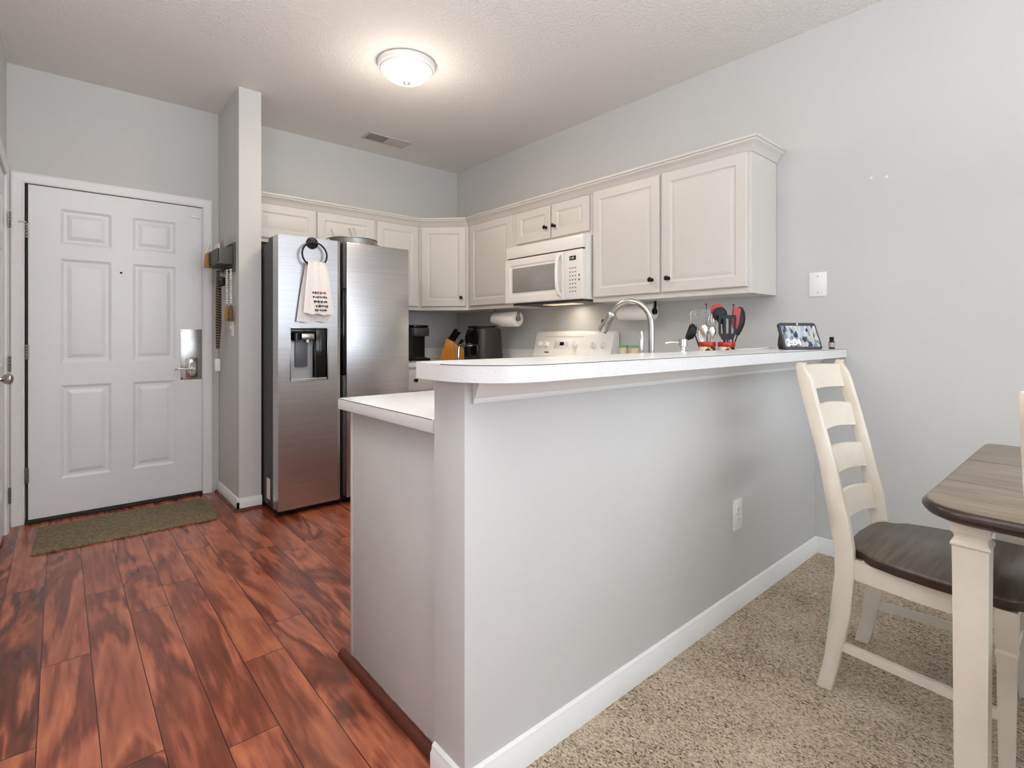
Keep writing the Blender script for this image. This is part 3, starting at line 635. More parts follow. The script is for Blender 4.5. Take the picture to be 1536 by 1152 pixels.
cab_door(t, (2.374, 3.62, .115), (0, -1, 0), (-1, 0, 0), .53, .72, knob=(.06, .66))
worktop('back_worktop', [(1.955, 3.640), (2.350, 3.640), (2.350, 3.042), (XE-.001, 3.042), (XE-.001, YB-.001), (1.955, YB-.001)], 'L-shaped white laminate worktop in the back corner')
for nm, a, lb in (('backsplash', (1.955, 2.964, YB-.021, YB-.001), 'low white backsplash strip along the back wall'), ('backsplash', (XE-.021, XE-.001, 3.045, YB-.022), 'low white backsplash strip on the right wall left of the range'), ('backsplash', (XE-.021, XE-.001, 1.152, 2.254), 'low white backsplash strip on the right wall right of the range')):
    mb = MB(); mb.box(a[0], a[1], a[2], a[3], .9145, 1.016, .002); tag(mb.build(nm, M['lam']), lb, 'backsplash')
# raised bar
def arc(cx, cy, r, a0, a1, n=12): return [(cx+r*math.cos(a0+(a1-a0)*i/n), cy+r*math.sin(a0+(a1-a0)*i/n)) for i in range(n+1)]
bx0, by0, by1, rr = .683, .870, 1.172, .175
pts = arc(bx0+rr, by0+rr, rr, PI, 1.5*PI, 14) + [(XE-.001, by0), (XE-.001, by1)] + arc(bx0+.02, by1-.02, .02, PI/2, PI, 4)
bar = thing('bar_counter', 'raised white laminate bar top on the peninsula wall', 'counter', (1.83, 1.02, 1.0225))
mb = MB(); mb.prism(pts, 1.0225, 1.0615, 'z', 0); mb.build('edge_band', M['lam'], bar)
mb = MB(); mb.prism([(bx0+.0005+(x-bx0)*.9995, y) for x, y in pts], 1.0615, 1.0635, 'z'); mb.build('bar_top', M['lam'], bar)
# dark seam line of the laminate edge
def seamline(parent, path, z, r=.0009):
    mb = MB(); mb.tube([(x, y, z) for x, y in path], r, 6); o = mb.build('edge_seam', M['trim_gapshade'], parent); return o
seamline(bar, pts[:20], 1.0622)
seam = MB(); seam.tube([(.7288, 1.155, .9125), (.7288, 1.755, .9125)], .0009, 6)
seam.build('edge_seam', M['trim_gapshade'], [o for o in COL.objects if o.name == 'peninsula_worktop'][0])

# ------------------------------------------------------------------ refrigerator
fr = thing('refrigerator', 'stainless side-by-side refrigerator with ice and water dispenser', 'refrigerator', (1.47, 3.8, 0))
mb = MB(); mb.box(1.022, 1.918, 3.475, 4.22, .03, 1.735, .004); mb.box(1.05, 1.89, 3.50, 4.20, 0, .03); mb.build('case', M['fridgeside'], fr)
mb = MB(); mb.box(1.03, 1.91, 3.41, 3.475, .012, .10, .003); mb.build('kick_plate', M['blackgloss'], fr)
for x in (1.07, 1.42, 1.88):
    mb = MB(); mb.box(x-.045, x+.045, 3.43, 3.60, 1.735, 1.765, .006); mb.build('hinge_cover', M['darkgrey'], fr)
FY = 3.360
# left door with dispenser opening
dl = MB(); X0, X1, Z0, Z1 = 1.016, 1.402, .045, 1.757
def door_with_hole(mb, x0, x1, z0, z1, hx0, hx1, hz0, hz1, yf, yb, depth):
    for a in ((x0, hx0, z0, z1), (hx1, x1, z0, z1), (hx0, hx1, z0, hz0), (hx0, hx1, hz1, z1)): mb.box(a[0], a[1], yf, yb, a[2], a[3])
    mb.box(hx0, hx1, yf+depth, yb, hz0, hz1)
HX0, HX1, HZ0, HZ1 = 1.090, 1.322, .848, 1.176
door_with_hole(dl, X0, X1-.012, Z0, Z1, HX0, HX1, HZ0, HZ1, FY, FY+.105, .085)
bmesh.ops.remove_doubles(dl.bm, verts=dl.bm.verts, dist=1e-5)
dlo = dl.build('left_door', M['steelb'], fr, smooth=0)
dlo['label'] = 'left freezer door with dispenser'
mb = MB(); mb.prism([(X1-.012, FY), (X1-.012, FY+.105), (X1+.012, FY+.105), (X1+.012, FY+.016), (X1+.006, FY+.004)], Z0, Z1, 'z'); mb.build('door_edge_grip', M['nickel'], dlo)
mb = MB(); mb.box(X0+.0, X0+.004, FY+.0, FY+.10, Z0, Z1); 
dr_ = MB(); dr_.box(1.453, 1.924, FY, FY+.105, .045, 1.757, .004, 2); dro = dr_.build('right_door', M['steelb'], fr); dro['label'] = 'right refrigerator door'
mb.bm.free()
mb = MB(); mb.box(1.4145, 1.452, FY+.055, FY+.10, .06, 1.75); mb.build('handle_channel', M['darkgrey'], fr)
mb = MB(); mb.box(1.430, 1.452, FY+.008, FY+.054, .87, 1.44, .002); mb.box(1.416, 1.430, FY+.030, FY+.054, .87, 1.44, .002); mb.build('pocket_handle', M['blackgloss'], fr)
for z0_, z1_ in ((.06, .865), (1.445, 1.75)):
    mb = MB(); mb.box(1.4305, 1.452, FY+.004, FY+.05, z0_, z1_, .002); mb.build('channel_insert', M['fridgeside'], fr)
# dispenser
dp = MB(); fw = .006
for a in ((HX0-fw, HX0, HZ0-fw, HZ1+fw), (HX1, HX1+fw, HZ0-fw, HZ1+fw), (HX0, HX1, HZ0-fw, HZ0), (HX0, HX1, HZ1, HZ1+fw)): dp.box(a[0], a[1], FY-.003, FY+.004, a[2], a[3], .001)
dsp = dp.build('dispenser_frame', M['nickel'], dlo)
mb = MB(); mb.box(HX0+.001, HX1-.001, FY+.070, FY+.0845, HZ0+.001, HZ1-.001); mb.box(HX1-.07, HX1-.001, FY+.01, FY+.07, HZ0+.012, HZ1-.001, .003); mb.box(HX0+.001, HX1-.001, FY+.012, FY+.07, HZ1-.030, HZ1-.001, .003); mb.build('dispenser_recess', M['blackgloss'], dlo)
mb = MB(); mb.box(HX0+.006, HX1-.075, FY+.055, FY+.069, HZ0+.004, HZ1-.075, .003); mb.box(HX0+.002, HX1-.002, FY+.006, FY+.07, HZ0+.001, HZ0+.010, .002); mb.build('dispenser_panel', M['bluelight_steel'], dlo)
mb = MB(); mb.box(HX0+.040, HX1-.112, FY+.040, FY+.054, HZ0+.082, HZ1-.082, .004); mb.build('dispenser_paddle', M['smokegrey'], dlo)
mb = MB(); mb.box(HX0+.072, HX1-.078, FY+.012, FY+.055, HZ1-.072, HZ1-.032, .006); mb.lathe([(.018, 0), (.018, .02)], 18, (HX0+.115, FY+.035, HZ1-.090)); mb.build('dispenser_nozzle', M['nickel'], dlo)
mb = MB(); mb.lathe([(.022, 0), (.022, .05)], 18, (HX0+.045, FY+.038, HZ1-.078)); mb.build('water_spout', M['blackgloss'], dlo)
mb = MB(); mb.box(1.0205, 1.022, 3.545, 3.612, .074, .206, 0); st_ = mb.build('rating_sticker', M['whitep'], fr); st_['label'] = 'small white sticker low on the side'

# towel ring + towel on the fridge
rg = thing('towel_ring', 'black towel ring stuck on the left refrigerator door', 'towel ring', (1.222, FY, 1.70))
mb = MB(); mb.lathe([(.038, 0), (.038, -.006), (.030, -.010), (.010, -.014), (.009, -.034), (.012, -.038), (.004, -.042)], 32, (1.222, FY-.0005, 1.722), 'y'); mb.build('mount', M['ringblack'], rg)
mb = MB(); cx, cz, R_ = 1.224, 1.645, .078
mb.tube([(cx+R_*math.cos(a), FY-.034-.008*(1-math.sin(a)), cz+R_*math.sin(a)) for a in [2*PI*i/40 for i in range(40)]], .0058, 10, closed=True); mb.build('ring', M['ringblack'], rg)
tw = thing('kitchen_towel', 'white flour-sack towel with printed lettering hanging from the ring', 'towel', (1.24, FY-.04, 1.21))
def cloth(x_top0, x_top1, xb0, xb1, zt, zb0, zb1, yo, amp, folds, ph=0., nu=36, nv=26, th=.0022):
    fr_, bk = [], []
    for j in range(nv+1):
        v = j/nv; row = []
        for i in range(nu+1):
            u = i/nu
            e = v**.75
            x = (x_top0+(x_top1-x_top0)*u)*(1-e) + (xb0+(xb1-xb0)*u)*e
            zb = zb0+(zb1-zb0)*u; z = zt*(1-v)+zb*v
            y = yo + amp*(.35+.65*v)*math.sin(folds*u*2*PI+ph) * (1-.25*v) + .006*math.sin(5*u+3*v)*v
            if v < .08: y += .0
            if v > .95: z += .004*math.sin(u*folds*2*PI+1)
            row.append(Vector((x, y, z)))
        fr_.append(row)
    return fr_
def cloth_mesh(mb, g, th=.002):
    t = bmesh.new(); nv, nu = len(g), len(g[0])
    F = [[t.verts.new(p) for p in r] for r in g]; B_ = [[t.verts.new(p+Vector((0, th, 0))) for p in r] for r in g]
    for j in range(nv-1):
        for i in range(nu-1):
            t.faces.new((F[j][i], F[j][i+1], F[j+1][i+1], F[j+1][i])); t.faces.new((B_[j][i], B_[j+1][i], B_[j+1][i+1], B_[j][i+1]))
    for i in range(nu-1):
        t.faces.new((F[0][i], B_[0][i], B_[0][i+1], F[0][i+1])); t.faces.new((F[-1][i], F[-1][i+1], B_[-1][i+1], B_[-1][i]))
    for j in range(nv-1):
        t.faces.new((F[j][0], F[j+1][0], B_[j+1][0], B_[j][0])); t.faces.new((F[j][-1], B_[j][-1], B_[j+1][-1], F[j+1][-1]))
    mb._merge(t)
mb = MB()
g1 = cloth(1.178, 1.283, 1.150, 1.345, 1.590, 1.270, 1.262, FY-.060, .0065, 2.5, .5)
cloth_mesh(mb, g1)
g2 = cloth(1.180, 1.281, 1.118, 1.345, 1.590, 1.214, 1.222, FY-.026, .005, 2, 1.5); cloth_mesh(mb, g2)
# fold over the ring
ov = []
for j in range(9):
    a = PI*j/8; ov.append([Vector((1.178+(1.283-1.178)*i/36, FY-.043-.017*math.cos(a) + .0045*math.sin(2.5*2*PI*i/36+.5)*(1-j/8), 1.588+.010*math.sin(a)+ .004*math.sin(i*.9))) for i in range(37)])
cloth_mesh(mb, ov)
two = mb.build('cloth', M['fabric_white'], tw)
# handwriting-like print (illegible in the photo): short looping strokes on the cloth front
def on_cloth(x, z):
    # nearest point on g1
    best = None
    for r in g1:
        if abs(r[0].z-z) < .012:
            for p in r:
                d = abs(p.x-x)+abs(p.z-z)
                if best is None or d < best[0]: best = (d, p.y)
    return (best[1] if best else FY-.062)-.0022
rows = [(1.200, 1.296, 1.402, 'm'), (1.204, 1.300, 1.374, 'k'), (1.210, 1.302, 1.346, 'k'), (1.222, 1.302, 1.318, 'k'), (1.216, 1.302, 1.292, 'k')]
ink, red = MB(), MB()
for (xa, xb, z, k_) in rows:
    x = xa
    while x < xb-.008:
        w_ = random.uniform(.008, .016); n_ = 10; h_ = random.uniform(.010, .017)
        p = [(x+w_*i/n_, on_cloth(x+w_*i/n_, z), z+h_*math.sin(i*2.2+random.uniform(-.4, .4))*.6 + random.uniform(-.0012, .0012)) for i in range(n_+1)]
        (red if (k_ == 'm' and xa+.03 < x < xb-.012) else ink).tube(p, .00115, 5)
        x += w_ + random.uniform(.002, .006)
ink.build('printed_lettering', M['ink'], two); r_ = red.build('red_lettering', M['redink'], two)

# galvanised tub on top of the fridge
tb = thing('metal_tub', 'shallow galvanised round tub on top of the refrigerator', 'tub', (1.625, 3.66, 1.735))
mb = MB(); mb.lathe([(.155, 0), (.162, .004), (.178, .085), (.182, .088), (.182, .092), (.176, .090), (.158, .006), (.01, .005)], 40, (1.625, 3.66, 1.736)); mb.build('tub_body', M['zinc'], tb)
for s_ in (-1, 1):
    mb = MB(); mb.tube([(1.625+s_*.180, 3.66-.03, 1.812), (1.625+s_*.200, 3.66-.03, 1.808), (1.625+s_*.203, 3.66, 1.800), (1.625+s_*.200, 3.66+.03, 1.808), (1.625+s_*.180, 3.66+.03, 1.812)], .0035, 8); mb.build('handle', M['zinc'], tb)
wr = MB()
def loop(base, tip, w_): 
    base, tip = Vector(base), Vector(tip); s2 = (tip-base).cross(Vector((0, 1, 0))).normalized()*w_
    wr.tube([base-s2*.4, (base+tip)/2-s2, tip-s2*.6, tip, tip+s2*.6, (base+tip)/2+s2, base+s2*.4], .0024, 6)
loop((1.665, 3.66, 1.745), (1.600, 3.66, 1.915), .007); loop((1.675, 3.67, 1.745), (1.640, 3.67, 1.925), .007); 
tag(wr.build('wire_whisk', M['chrome']), 'thin wire whisk loops sticking up out of the tub', 'whisk')
wr = MB(); wr.tube([(1.50, 3.62, 1.745), (1.478, 3.61, 1.80), (1.445, 3.60, 1.880)], .003, 8); tag(wr.build('skewer', M['steel']), 'thin metal skewer leaning out of the left side of the tub', 'skewer')

# ------------------------------------------------------------------ microwave
mw = thing('microwave', 'white over-the-range microwave hung above the range', 'microwave', (2.78, 2.65, 1.37))
mb = MB(); mb.box(2.615, XE-.002, 2.270, 3.040, 1.375, 1.798, .003); mb.build('housing', M['white_plastic'], mw)
mb = MB(); mb.box(2.585, 2.615, 2.266, 3.044, 1.712, 1.798, .006); mb.build('top_grille', M['white_plastic'], mw)
mb = MB(); mb.box(2.600, 2.615, 2.275, 3.035, 1.704, 1.712); mb.build('vent_slot', M['black'], mw)
mb = MB()
panel_plate(mb, 3.044-2.432, .328, .040, [(.05, .562, .045, .285)], [(.006, -.001), (.012, -.005)], frame((2.615, 3.044, 1.374), (0, -1, 0), (-1, 0, 0)), edge=.007)
mdoor = mb.build('microwave_door', M['white_plastic'], mw, smooth=12)
mb = MB(); mb.box(2.5785, 2.581, 2.512, 2.962, 1.448, 1.632, .001); mb.build('door_window', M['mwglass'], mdoor)
mb = MB(); yy = 2.462
mb.tube([(2.580, yy, 1.685), (2.552, yy, 1.672), (2.540, yy, 1.63), (2.536, yy, 1.545), (2.540, yy, 1.46), (2.552, yy, 1.418), (2.580, yy, 1.405)], [.012, .013, .012, .012, .012, .013, .012], 12); mb.build('handle', M['white_plastic'], mdoor)
mb = MB(); mb.box(2.577, 2.615, 2.266, 2.430, 1.374, 1.702, .006); cp = mb.build('control_panel', M['white_plastic'], mw)
mb = MB(); mb.box(2.5755, 2.5775, 2.320, 2.378, 1.632, 1.662, .001); mb.build('display', M['dark_display'], cp)
tm = text_mesh('1:45', .022, .0003); mb = MB(); mb._merge(tm, frame((2.5752, 2.372, 1.640), (0, -1, 0), (1, 0, 0))); mb.build('display_digits', M['disp_digit'], cp)
mb = MB()
for r_ in range(7):
    for c_ in range(3): mb.box(2.5760, 2.5775, 2.318+c_*.024, 2.330+c_*.024, 1.420+r_*.026, 1.428+r_*.026)
for z_ in (1.50, 1.53): mb.lathe([(.008, 0), (.008, -.0012)], 12, (2.577, 2.292, z_), 'x')
mb.build('keypad', M['greyprint'], cp)
mb = MB(); mb.prism([(2.60, 1.3745), (2.60, 1.362), (2.66, 1.352), (2.90, 1.352), (2.96, 1.3745)], 2.30, 3.02, 'y') if False else mb.box(2.63, 2.95, 2.30, 3.01, 1.360, 1.3745, .004); mb.build('underside_filter', M['darkgrey'], mw)
mb = MB(); mb.box(2.72, 2.84, 2.48, 2.78, 1.3575, 1.3595); 
lm = mb.build('cooktop_light_lens', mat('warm_lamp_lens', (255, 238, 210), .4, emit=(255, 220, 175), es=.7), mw)

# ------------------------------------------------------------------ range
rn = thing('range', 'white electric range with knobs on its backguard', 'range', (2.65, 2.65, 0))
mb = MB(); mb.box(2.352, 2.97, 2.262, 3.036, .03, .905, .005); mb.box(2.40, 2.95, 2.30, 3.0, 0, .03); mb.build('range_body', M['white_plastic'], rn)
mb = MB(); mb.box(2.345, 2.90, 2.260, 3.038, .905, .918, .005); mb.build('cooktop', M['white_plastic'], rn)
for bx_, by_, br in ((2.50, 2.45, .095), (2.50, 2.85, .075), (2.75, 2.45, .075), (2.75, 2.85, .095)):
    mb = MB()
    for q in range(4): rq = br*(.3+.23*q); mb.tube([(bx_+rq*math.cos(a), by_+rq*math.sin(a), .926) for a in [2*PI*i/28 for i in range(28)]], .005, 6, closed=True)
    mb.build('burner', M['black'], rn)
# backguard: sloping face
prof = [(2.845, .918), (2.968, .918), (2.968, 1.166), (2.925, 1.166), (2.908, 1.156), (2.898, 1.135), (2.862, .990), (2.845, .975)]
mb = MB(); mb.prism(prof, 2.262, 3.036, 'y', .006, 3); bg = mb.build('backguard', M['white_plastic'], rn)
n_ = Vector((-(1.135-.990), 0, (2.898-2.862))).normalized(); sl = Vector((.036, 0, .145)).normalized()
def bgp(y, s_, out=0):  # point on slope: s_ 0..1 up
    return Vector((2.862, y, .990)) + sl*(.149*s_) + n_*out
R3 = Matrix(((0, n_.x, sl.x, 0), (-1, n_.y, sl.y, 0), (0, n_.z, sl.z, 0), (0, 0, 0, 1)))
for y_, r_ in ((2.965, .022), (2.895, .022), (2.600, .024), (2.425, .022), (2.335, .022)):
    mt = Matrix.Translation(bgp(y_, .50)) @ R3
    mb = MB(); mb.lathe([(r_+.003, 0), (r_+.003, .002), (r_, .003), (r_*.88, .016), (r_*.8, .018)], 24, axis='y', mtx=mt); mb.box(-.005, .005, .016, .026, -r_*.85, r_*.85, .002, mtx=mt); mb.build('knob', M['white_plastic'], bg)
mt = Matrix.Translation(bgp(2.735, .52)) @ R3
mb = MB(); mb.box(-.085, .095, 0, .002, -.034, .040, .0008, mtx=mt); ct = mb.build('control_fascia', M['plate'], bg)
mb = MB(); mb.box(-.022, .022, .002, .0035, -.010, .016, mtx=mt); mb.build('clock_display', M['dark_display'], bg)
mb = MB()
for i in (-3, -2, 2, 3): 
    for j in (-1, 0, 1): mb.box(i*.020-.005, i*.020+.005, .002, .003, j*.014-.001, j*.014+.003, mtx=mt)
mb.box(.155, .161, 0, .002, 0, .006, mtx=mt); mb.box(-.20, .20, 0, .0015, .058, .0595, mtx=mt)
mb.build('printed_marks', M['greyprint'], bg)
mt = Matrix.Translation(bgp(2.885, .08)) @ R3; mb = MB(); mb.box(-.022, .022, 0, .002, -.004, .005, mtx=mt); mb.build('badge', M['darknickel'], bg)

# ------------------------------------------------------------------ faucet, soap dispenser
fc = thing('kitchen_faucet', 'tall stainless gooseneck faucet with pull-down spray head', 'faucet', (1.870, 1.262, .914))
mb = MB(); mb.lathe([(.028, .0005), (.028, .008), (.020, .016)], 28, (1.870, 1.262, .914)); mb.build('base_ring', M['nickel'], fc)
pth = [(1.870, 1.262, z) for z in (.925, 1.00, 1.06, 1.12, 1.165)]; Rg = .098; cz = 1.172; cy = 1.262+Rg
pth += [(1.870-.05*(1-math.cos(a))*.3, cy-Rg*math.cos(a), cz+Rg*1.08*math.sin(a)) for a in [PI*i/16 for i in range(1, 14)]]
mb = MB(); mb.tube(pth, .0125, 16); mb.lathe([(.0142, 0), (.0142, .10), (.0135, .102)], 20, (1.870, 1.262, .93)); mb.build('gooseneck', M['nickel'], fc)
e = Vector(pth[-1]); d = (Vector(pth[-1])-Vector(pth[-2])).normalized(); d2_ = (d + Vector((0, .08, -.25))).normalized()
mb = MB(); hp = [e+d2_*s_ for s_ in (0, .004, .02, .05, .085, .098)]; mb.tube(hp, [.0135, .0165, .0180, .0200, .0225, .0205], 18); sh = mb.build('spray_head', M['nickel'], fc)
q = e+d2_*.06; mb = MB(); mb.sphere((q.x, q.y+.020, q.z+.004), .011, 12, (.6, .7, 1.9)); mb.build('spray_button', M['black'], sh)
mb = MB(); mb.lathe([(.012, -.0), (.012, .03)], 16, (1.815, 1.262, .960), 'z') if False else mb.tube([(1.868, 1.262, .975), (1.806, 1.262, .978)], .010, 14); mb.tube([(1.806, 1.262, .972), (1.798, 1.262, 1.02), (1.797, 1.262, 1.08), (1.799, 1.262, 1.118), (1.801, 1.262, 1.148)], [.010, .006, .009, .0105, .004], 14); mb.build('lever_handle', M['chrome'], fc)
sd = thing('soap_dispenser', 'small silver soap pump behind the bar', 'soap dispenser', (2.115, 1.262, .914))
mb = MB(); mb.lathe([(.022, .0005), (.022, .006), (.016, .01), (.016, .14), (.0125, .145), (.0125, .165), (.019, .168), (.019, .200), (.004, .202)], 24, (2.115, 1.262, .914)); mb.build('pump_body', M['chrome'], sd)
mb = MB(); mb.tube([(2.115, 1.268, 1.098), (2.095, 1.31, 1.100), (2.090, 1.335, 1.096)], .0035, 8); mb.build('spout', M['chrome'], sd)
# sink basin rim on the lower worktop
mb = MB()
for a in ((1.60, 2.20, 1.32, 1.335), (1.60, 2.20, 1.665, 1.68), (1.60, 1.615, 1.335, 1.665), (2.185, 2.20, 1.335, 1.665)): mb.box(a[0], a[1], a[2], a[3], .9145, .919, .002)
mb.box(1.615, 2.185, 1.335, 1.665, .9143, .9150)
tag(mb.build('kitchen_sink', M['steel']), 'stainless sink rim in the lower peninsula worktop', 'sink')

# ------------------------------------------------------------------ small things on the kitchen worktops
cm = thing('coffee_maker', 'black single-serve coffee maker beside the refrigerator', 'coffee maker', (2.36, 3.98, .9142))
def rbox(cx, cy, wx, wy, z0, z1, r=.02, n=5):
    x0, x1, y0, y1 = cx-wx/2, cx+wx/2, cy-wy/2, cy+wy/2
    return arc(x1-r, y0+r, r, -PI/2, 0, n)+arc(x1-r, y1-r, r, 0, PI/2, n)+arc(x0+r, y1-r, r, PI/2, PI, n)+arc(x0+r, y0+r, r, PI, 1.5*PI, n)
mb = MB(); mb.prism(rbox(2.355, 3.99, .185, .20, 0, 0), .9142, .934, 'z', .004); mb.prism(rbox(2.340, 4.01, .165, .14, 0, 0), .934, 1.125, 'z'); mb.build('base', M['black'], cm)
mb = MB(); mb.prism(rbox(2.355, 3.99, .19, .20, 0, 0, .05), 1.125, 1.197, 'z', .006); mb.build('brew_head', M['darkgrey'], cm)
mb = MB(); mb.prism(rbox(2.352, 3.99, .185, .195, 0, 0, .05), 1.197, 1.222, 'z', .008, 3); mb.build('lid', M['blackgloss'], cm)
mb = MB(); mb.box(2.30, 2.41, 3.905, 3.975, .934, .944, .003); mb.build('drip_tray', M['darkgrey'], cm)
# knife block
kb_ = thing('knife_block', 'golden wooden knife block full of black-handled knives', 'knife block', (2.70, 3.93, .9142))
ori = (2.605, 3.985, .9142); kf = frame(ori, (.7547, -.6561, 0), (-.6561, -.7547, 0))
mb = MB(); mb.prism([(0, 0), (.215, 0), (.215, .075), (.110, .170), (.062, .188)], -.06, .06, 'y', .003, 2, mtx=kf); mb.build('block', M['blockwood'], kb_)
mb = MB(); mb.prism([(.205, .005), (.245, .005), (.245, .070), (.135, .150), (.112, .150)], -.045, .062, 'y', .002, 2, mtx=kf) ; mb.build('front_tier', M['blockwood'], kb_)
hd = Vector((.55, 0, .83)).normalized()
def knife(u, v, z, ln, name, label, r=.0085):
    t_ = thing(name, label, 'knife', (0, 0, 0), group='knives in the wooden block')
    p = Vector((u, v, z)); w0 = kf @ p; t_.location = w0
    m_ = MB(); m_.tube([kf @ (p+hd*s_) for s_ in (0, .01, ln*.5, ln*.85, ln)], [r*.8, r, r*.9, r*1.1, r*.8], 8); m_.build('handle', M['black'], t_)
    m_ = MB(); m_.tube([kf @ (p-hd*.012), kf @ (p+hd*.003)], [r*.85, r*.85], 8); m_.build('bolster', M['chrome'], t_)
for i, (u, v, z, ln) in enumerate(((.080, .035, .186, .112), (.084, .008, .184, .105), (.088, -.018, .182, .112), (.105, .030, .176, .100), (.112, -.005, .172, .095), (.120, -.035, .165, .100))):
    knife(u, v, z, ln, 'kitchen_knife', 'black-handled kitchen knife in the top of the wooden block')
for i in range(6):
    knife(.165+.010*(i % 2), .05-.018*i, .132-.006*(i % 2), .060, 'steak_knife', 'short black-handled steak knife in the lower slots of the wooden block', .006)
# air fryer
M['fryer'] = mat('air_fryer_brown_grey', (58, 54, 52), .38, .2, var=.04)
af = thing('air_fryer', 'dark grey air fryer with a black front and silver handle', 'air fryer', (2.677, 3.436, .9142))
def taper(x0, x1, y0, y1, z0, z1, ins, r, n=5):
    rings = []
    for z, i_ in ((z0, 0), (z0+.01, -.002), (z0+(z1-z0)*.5, ins*.35), (z1-.012, ins*.92), (z1-.003, ins+.006), (z1, ins+.018)):
        rings.append([(x, y, z) for x, y in rbox((x0+x1)/2, (y0+y1)/2, x1-x0-2*i_, y1-y0-2*i_, 0, 0, r, n)])
    return rings
mb = MB(); mb.loft(taper(2.552, 2.806, 3.312, 3.556, .9142, 1.197, .014, .05)); mb.build('body', M['fryer'], af)
mb = MB(); mb.loft([[(x, y, z) for x, y in rbox(2.65, 3.434, .20, .18, 0, 0, .05)] for z in (1.195, 1.210)]); mb.build('top_vent', M['black'], af)
mb = MB()
for k_, (rx_, yo_) in enumerate(((.086, 0),)): mb.lathe([(.092, 0), (.092, -.012), (.070, -.022), (.01, -.026)], 28, (2.566, 3.446, 1.105), 'x')
mb.build('control_dome', M['blackgloss'], af)
mb = MB(); mb.box(2.535, 2.562, 3.345, 3.530, .925, 1.060, .012, 3); mb.build('basket_front', M['blackgloss'], af)
mb = MB(); mb.tube([(2.540, 3.52, 1.050), (2.495, 3.52, 1.052), (2.478, 3.52, 1.030), (2.474, 3.52, .935)], .009, 8); mb.tube([(2.474, 3.52, 1.046), (2.51, 3.43, 1.052), (2.53, 3.40, 1.050)], .006, 8); mb.build('handle', M['chrome'], af)
# green-lidded containers
for (x_, y_, lb) in ((2.800, 2.100, 'left green-lidded clear container beside the range'), (2.800, 2.010, 'right green-lidded clear container beside the range')):
    t_ = thing('food_container', lb, 'container', (x_, y_, .9142), group='green-lidded containers')
    mb = MB(); mb.lathe([(.024, 0), (.031, .138)], 24, (x_, y_, .9145)); mb.build('cup', M['cont'], t_)
    mb = MB(); mb.lathe([(.034, 0), (.035, .012), (.030, .016)], 24, (x_, y_, 1.0525)); mb.build('lid', M['greenlid'], t_)
# paper towel rolls under the cabinets
def paper_roll(y0, y1, x, z, r, label):
    t_ = thing('paper_towel_roll', label, 'paper towel roll', (x, (y0+y1)/2, z))
    mb = MB(); n_ = 36
    mb.lathe([(.021, 0), (r-.002, 0), (r, .003), (r, y1-y0-.003), (r-.002, y1-y0), (.021, y1-y0)], n_, (x, y0, z), 'y', cap=False); mb.build('paper', M['wax'], t_)
    mb = MB(); mb.lathe([(.021, .001), (.0205, y1-y0-.001)], 20, (x, y0, z), 'y', cap=False); mb.lathe([(.0195, .001), (.0195, y1-y0-.001)], 20, (x, y0, z), 'y', cap=False); mb.build('tube', M['tube_brown'], t_)
    h = thing('paper_towel_holder', 'metal paper towel holder under the cabinet, ' + ('left of the microwave' if y0 > 3 else 'right of the microwave'), 'holder', (x, (y0+y1)/2, ZB))
    mb = MB(); mb.tube([(x, y0-.014, z), (x, y1+.014, z)], .007, 10); mb.build('rod', M['nickel'], h)
    for s_ in (y0-.012, y1+.012):
        mb = MB(); mb.box(x-.011, x+.011, s_-.002, s_+.002, z-.012, ZB-.0005, .001); mb.lathe([(.019, -.004), (.019, .004)], 16, (x, s_, z), 'y'); mb.build('bracket', M['nickel'] if y0 > 3 else M['knobm'], h)
paper_roll(3.150, 3.430, 2.800, 1.266, .062, 'white paper towel roll hanging left of the range')
paper_roll(1.905, 2.165, 2.850, 1.284, .052, 'thinner white paper towel roll hanging behind the faucet')
# utensil crocks
def crock(x_, y_, label):
    t_ = thing('utensil_crock', label, 'crock', (x_, y_, .9142), group='floral utensil crocks')
    mb = MB(); mb.lathe([(.034, 0), (.038, .004), (.040, .160)], 30, (x_, y_, .9145), cap=False); mb.lathe([(.036, .158), (.033, .01), (.0, .008)], 30, (x_, y_, .9145), cap=False); mb.lathe([(0.0, 0), (.034, 0)], 30, (x_, y_, .9145), cap=False); mb.build('body', M['floral'], t_)
    mb = MB(); mb.lathe([(.0400, .160), (.0415, .163), (.0415, .180), (.039, .184), (.036, .180), (.036, .158)], 30, (x_, y_, .9145), cap=False); r_ = mb.build('rim', M['redenamel'], t_); r_['label'] = 'red rim'
c1, c2 = (2.470, 1.338), (2.520, 1.262)
crock(*c1, 'left floral crock with a red rim behind the bar, holding wooden and metal utensils')
crock(*c2, 'right floral crock with a red rim behind the bar, holding black utensils')
Rv = Vector((.7547, -.6561, 0)); Fv = Vector((.6561, .7547, 0))
def upt(c, r, z, f=0): return Vector((c[0], c[1], 0)) + Rv*r + Fv*f + Vector((0, 0, z))
def utensil(name, label, cat, c, bot, top, head, hmat, handmat, hr=.004, **kw):
    """bot/top = (right offset, z, forward offset) of the handle; head builder gets frame at the top"""
    a, b2 = upt(c, bot[0], bot[1], bot[2]), upt(c, top[0], top[1], top[2])
    t_ = thing(name, label, cat, a)
    mb = MB(); mb.tube([a, (a+b2)/2, b2], [hr*1.2, hr*.8, hr*.8], 8); mb.build('handle', handmat, t_)
    ax = (b2-a).normalized(); nrm = (-Fv + ax*ax.dot(Fv)).normalized(); rt = ax.cross(nrm).normalized()
    if rt.dot(Rv) < 0: rt = -rt
    rot = Matrix(((rt.x, nrm.x, ax.x, 0), (rt.y, nrm.y, ax.y, 0), (rt.z, nrm.z, ax.z, 0), (0, 0, 0, 1)))
    mb = MB(); head(mb, Matrix.Translation(b2) @ rot); mb.build('head', hmat, t_)
    return t_
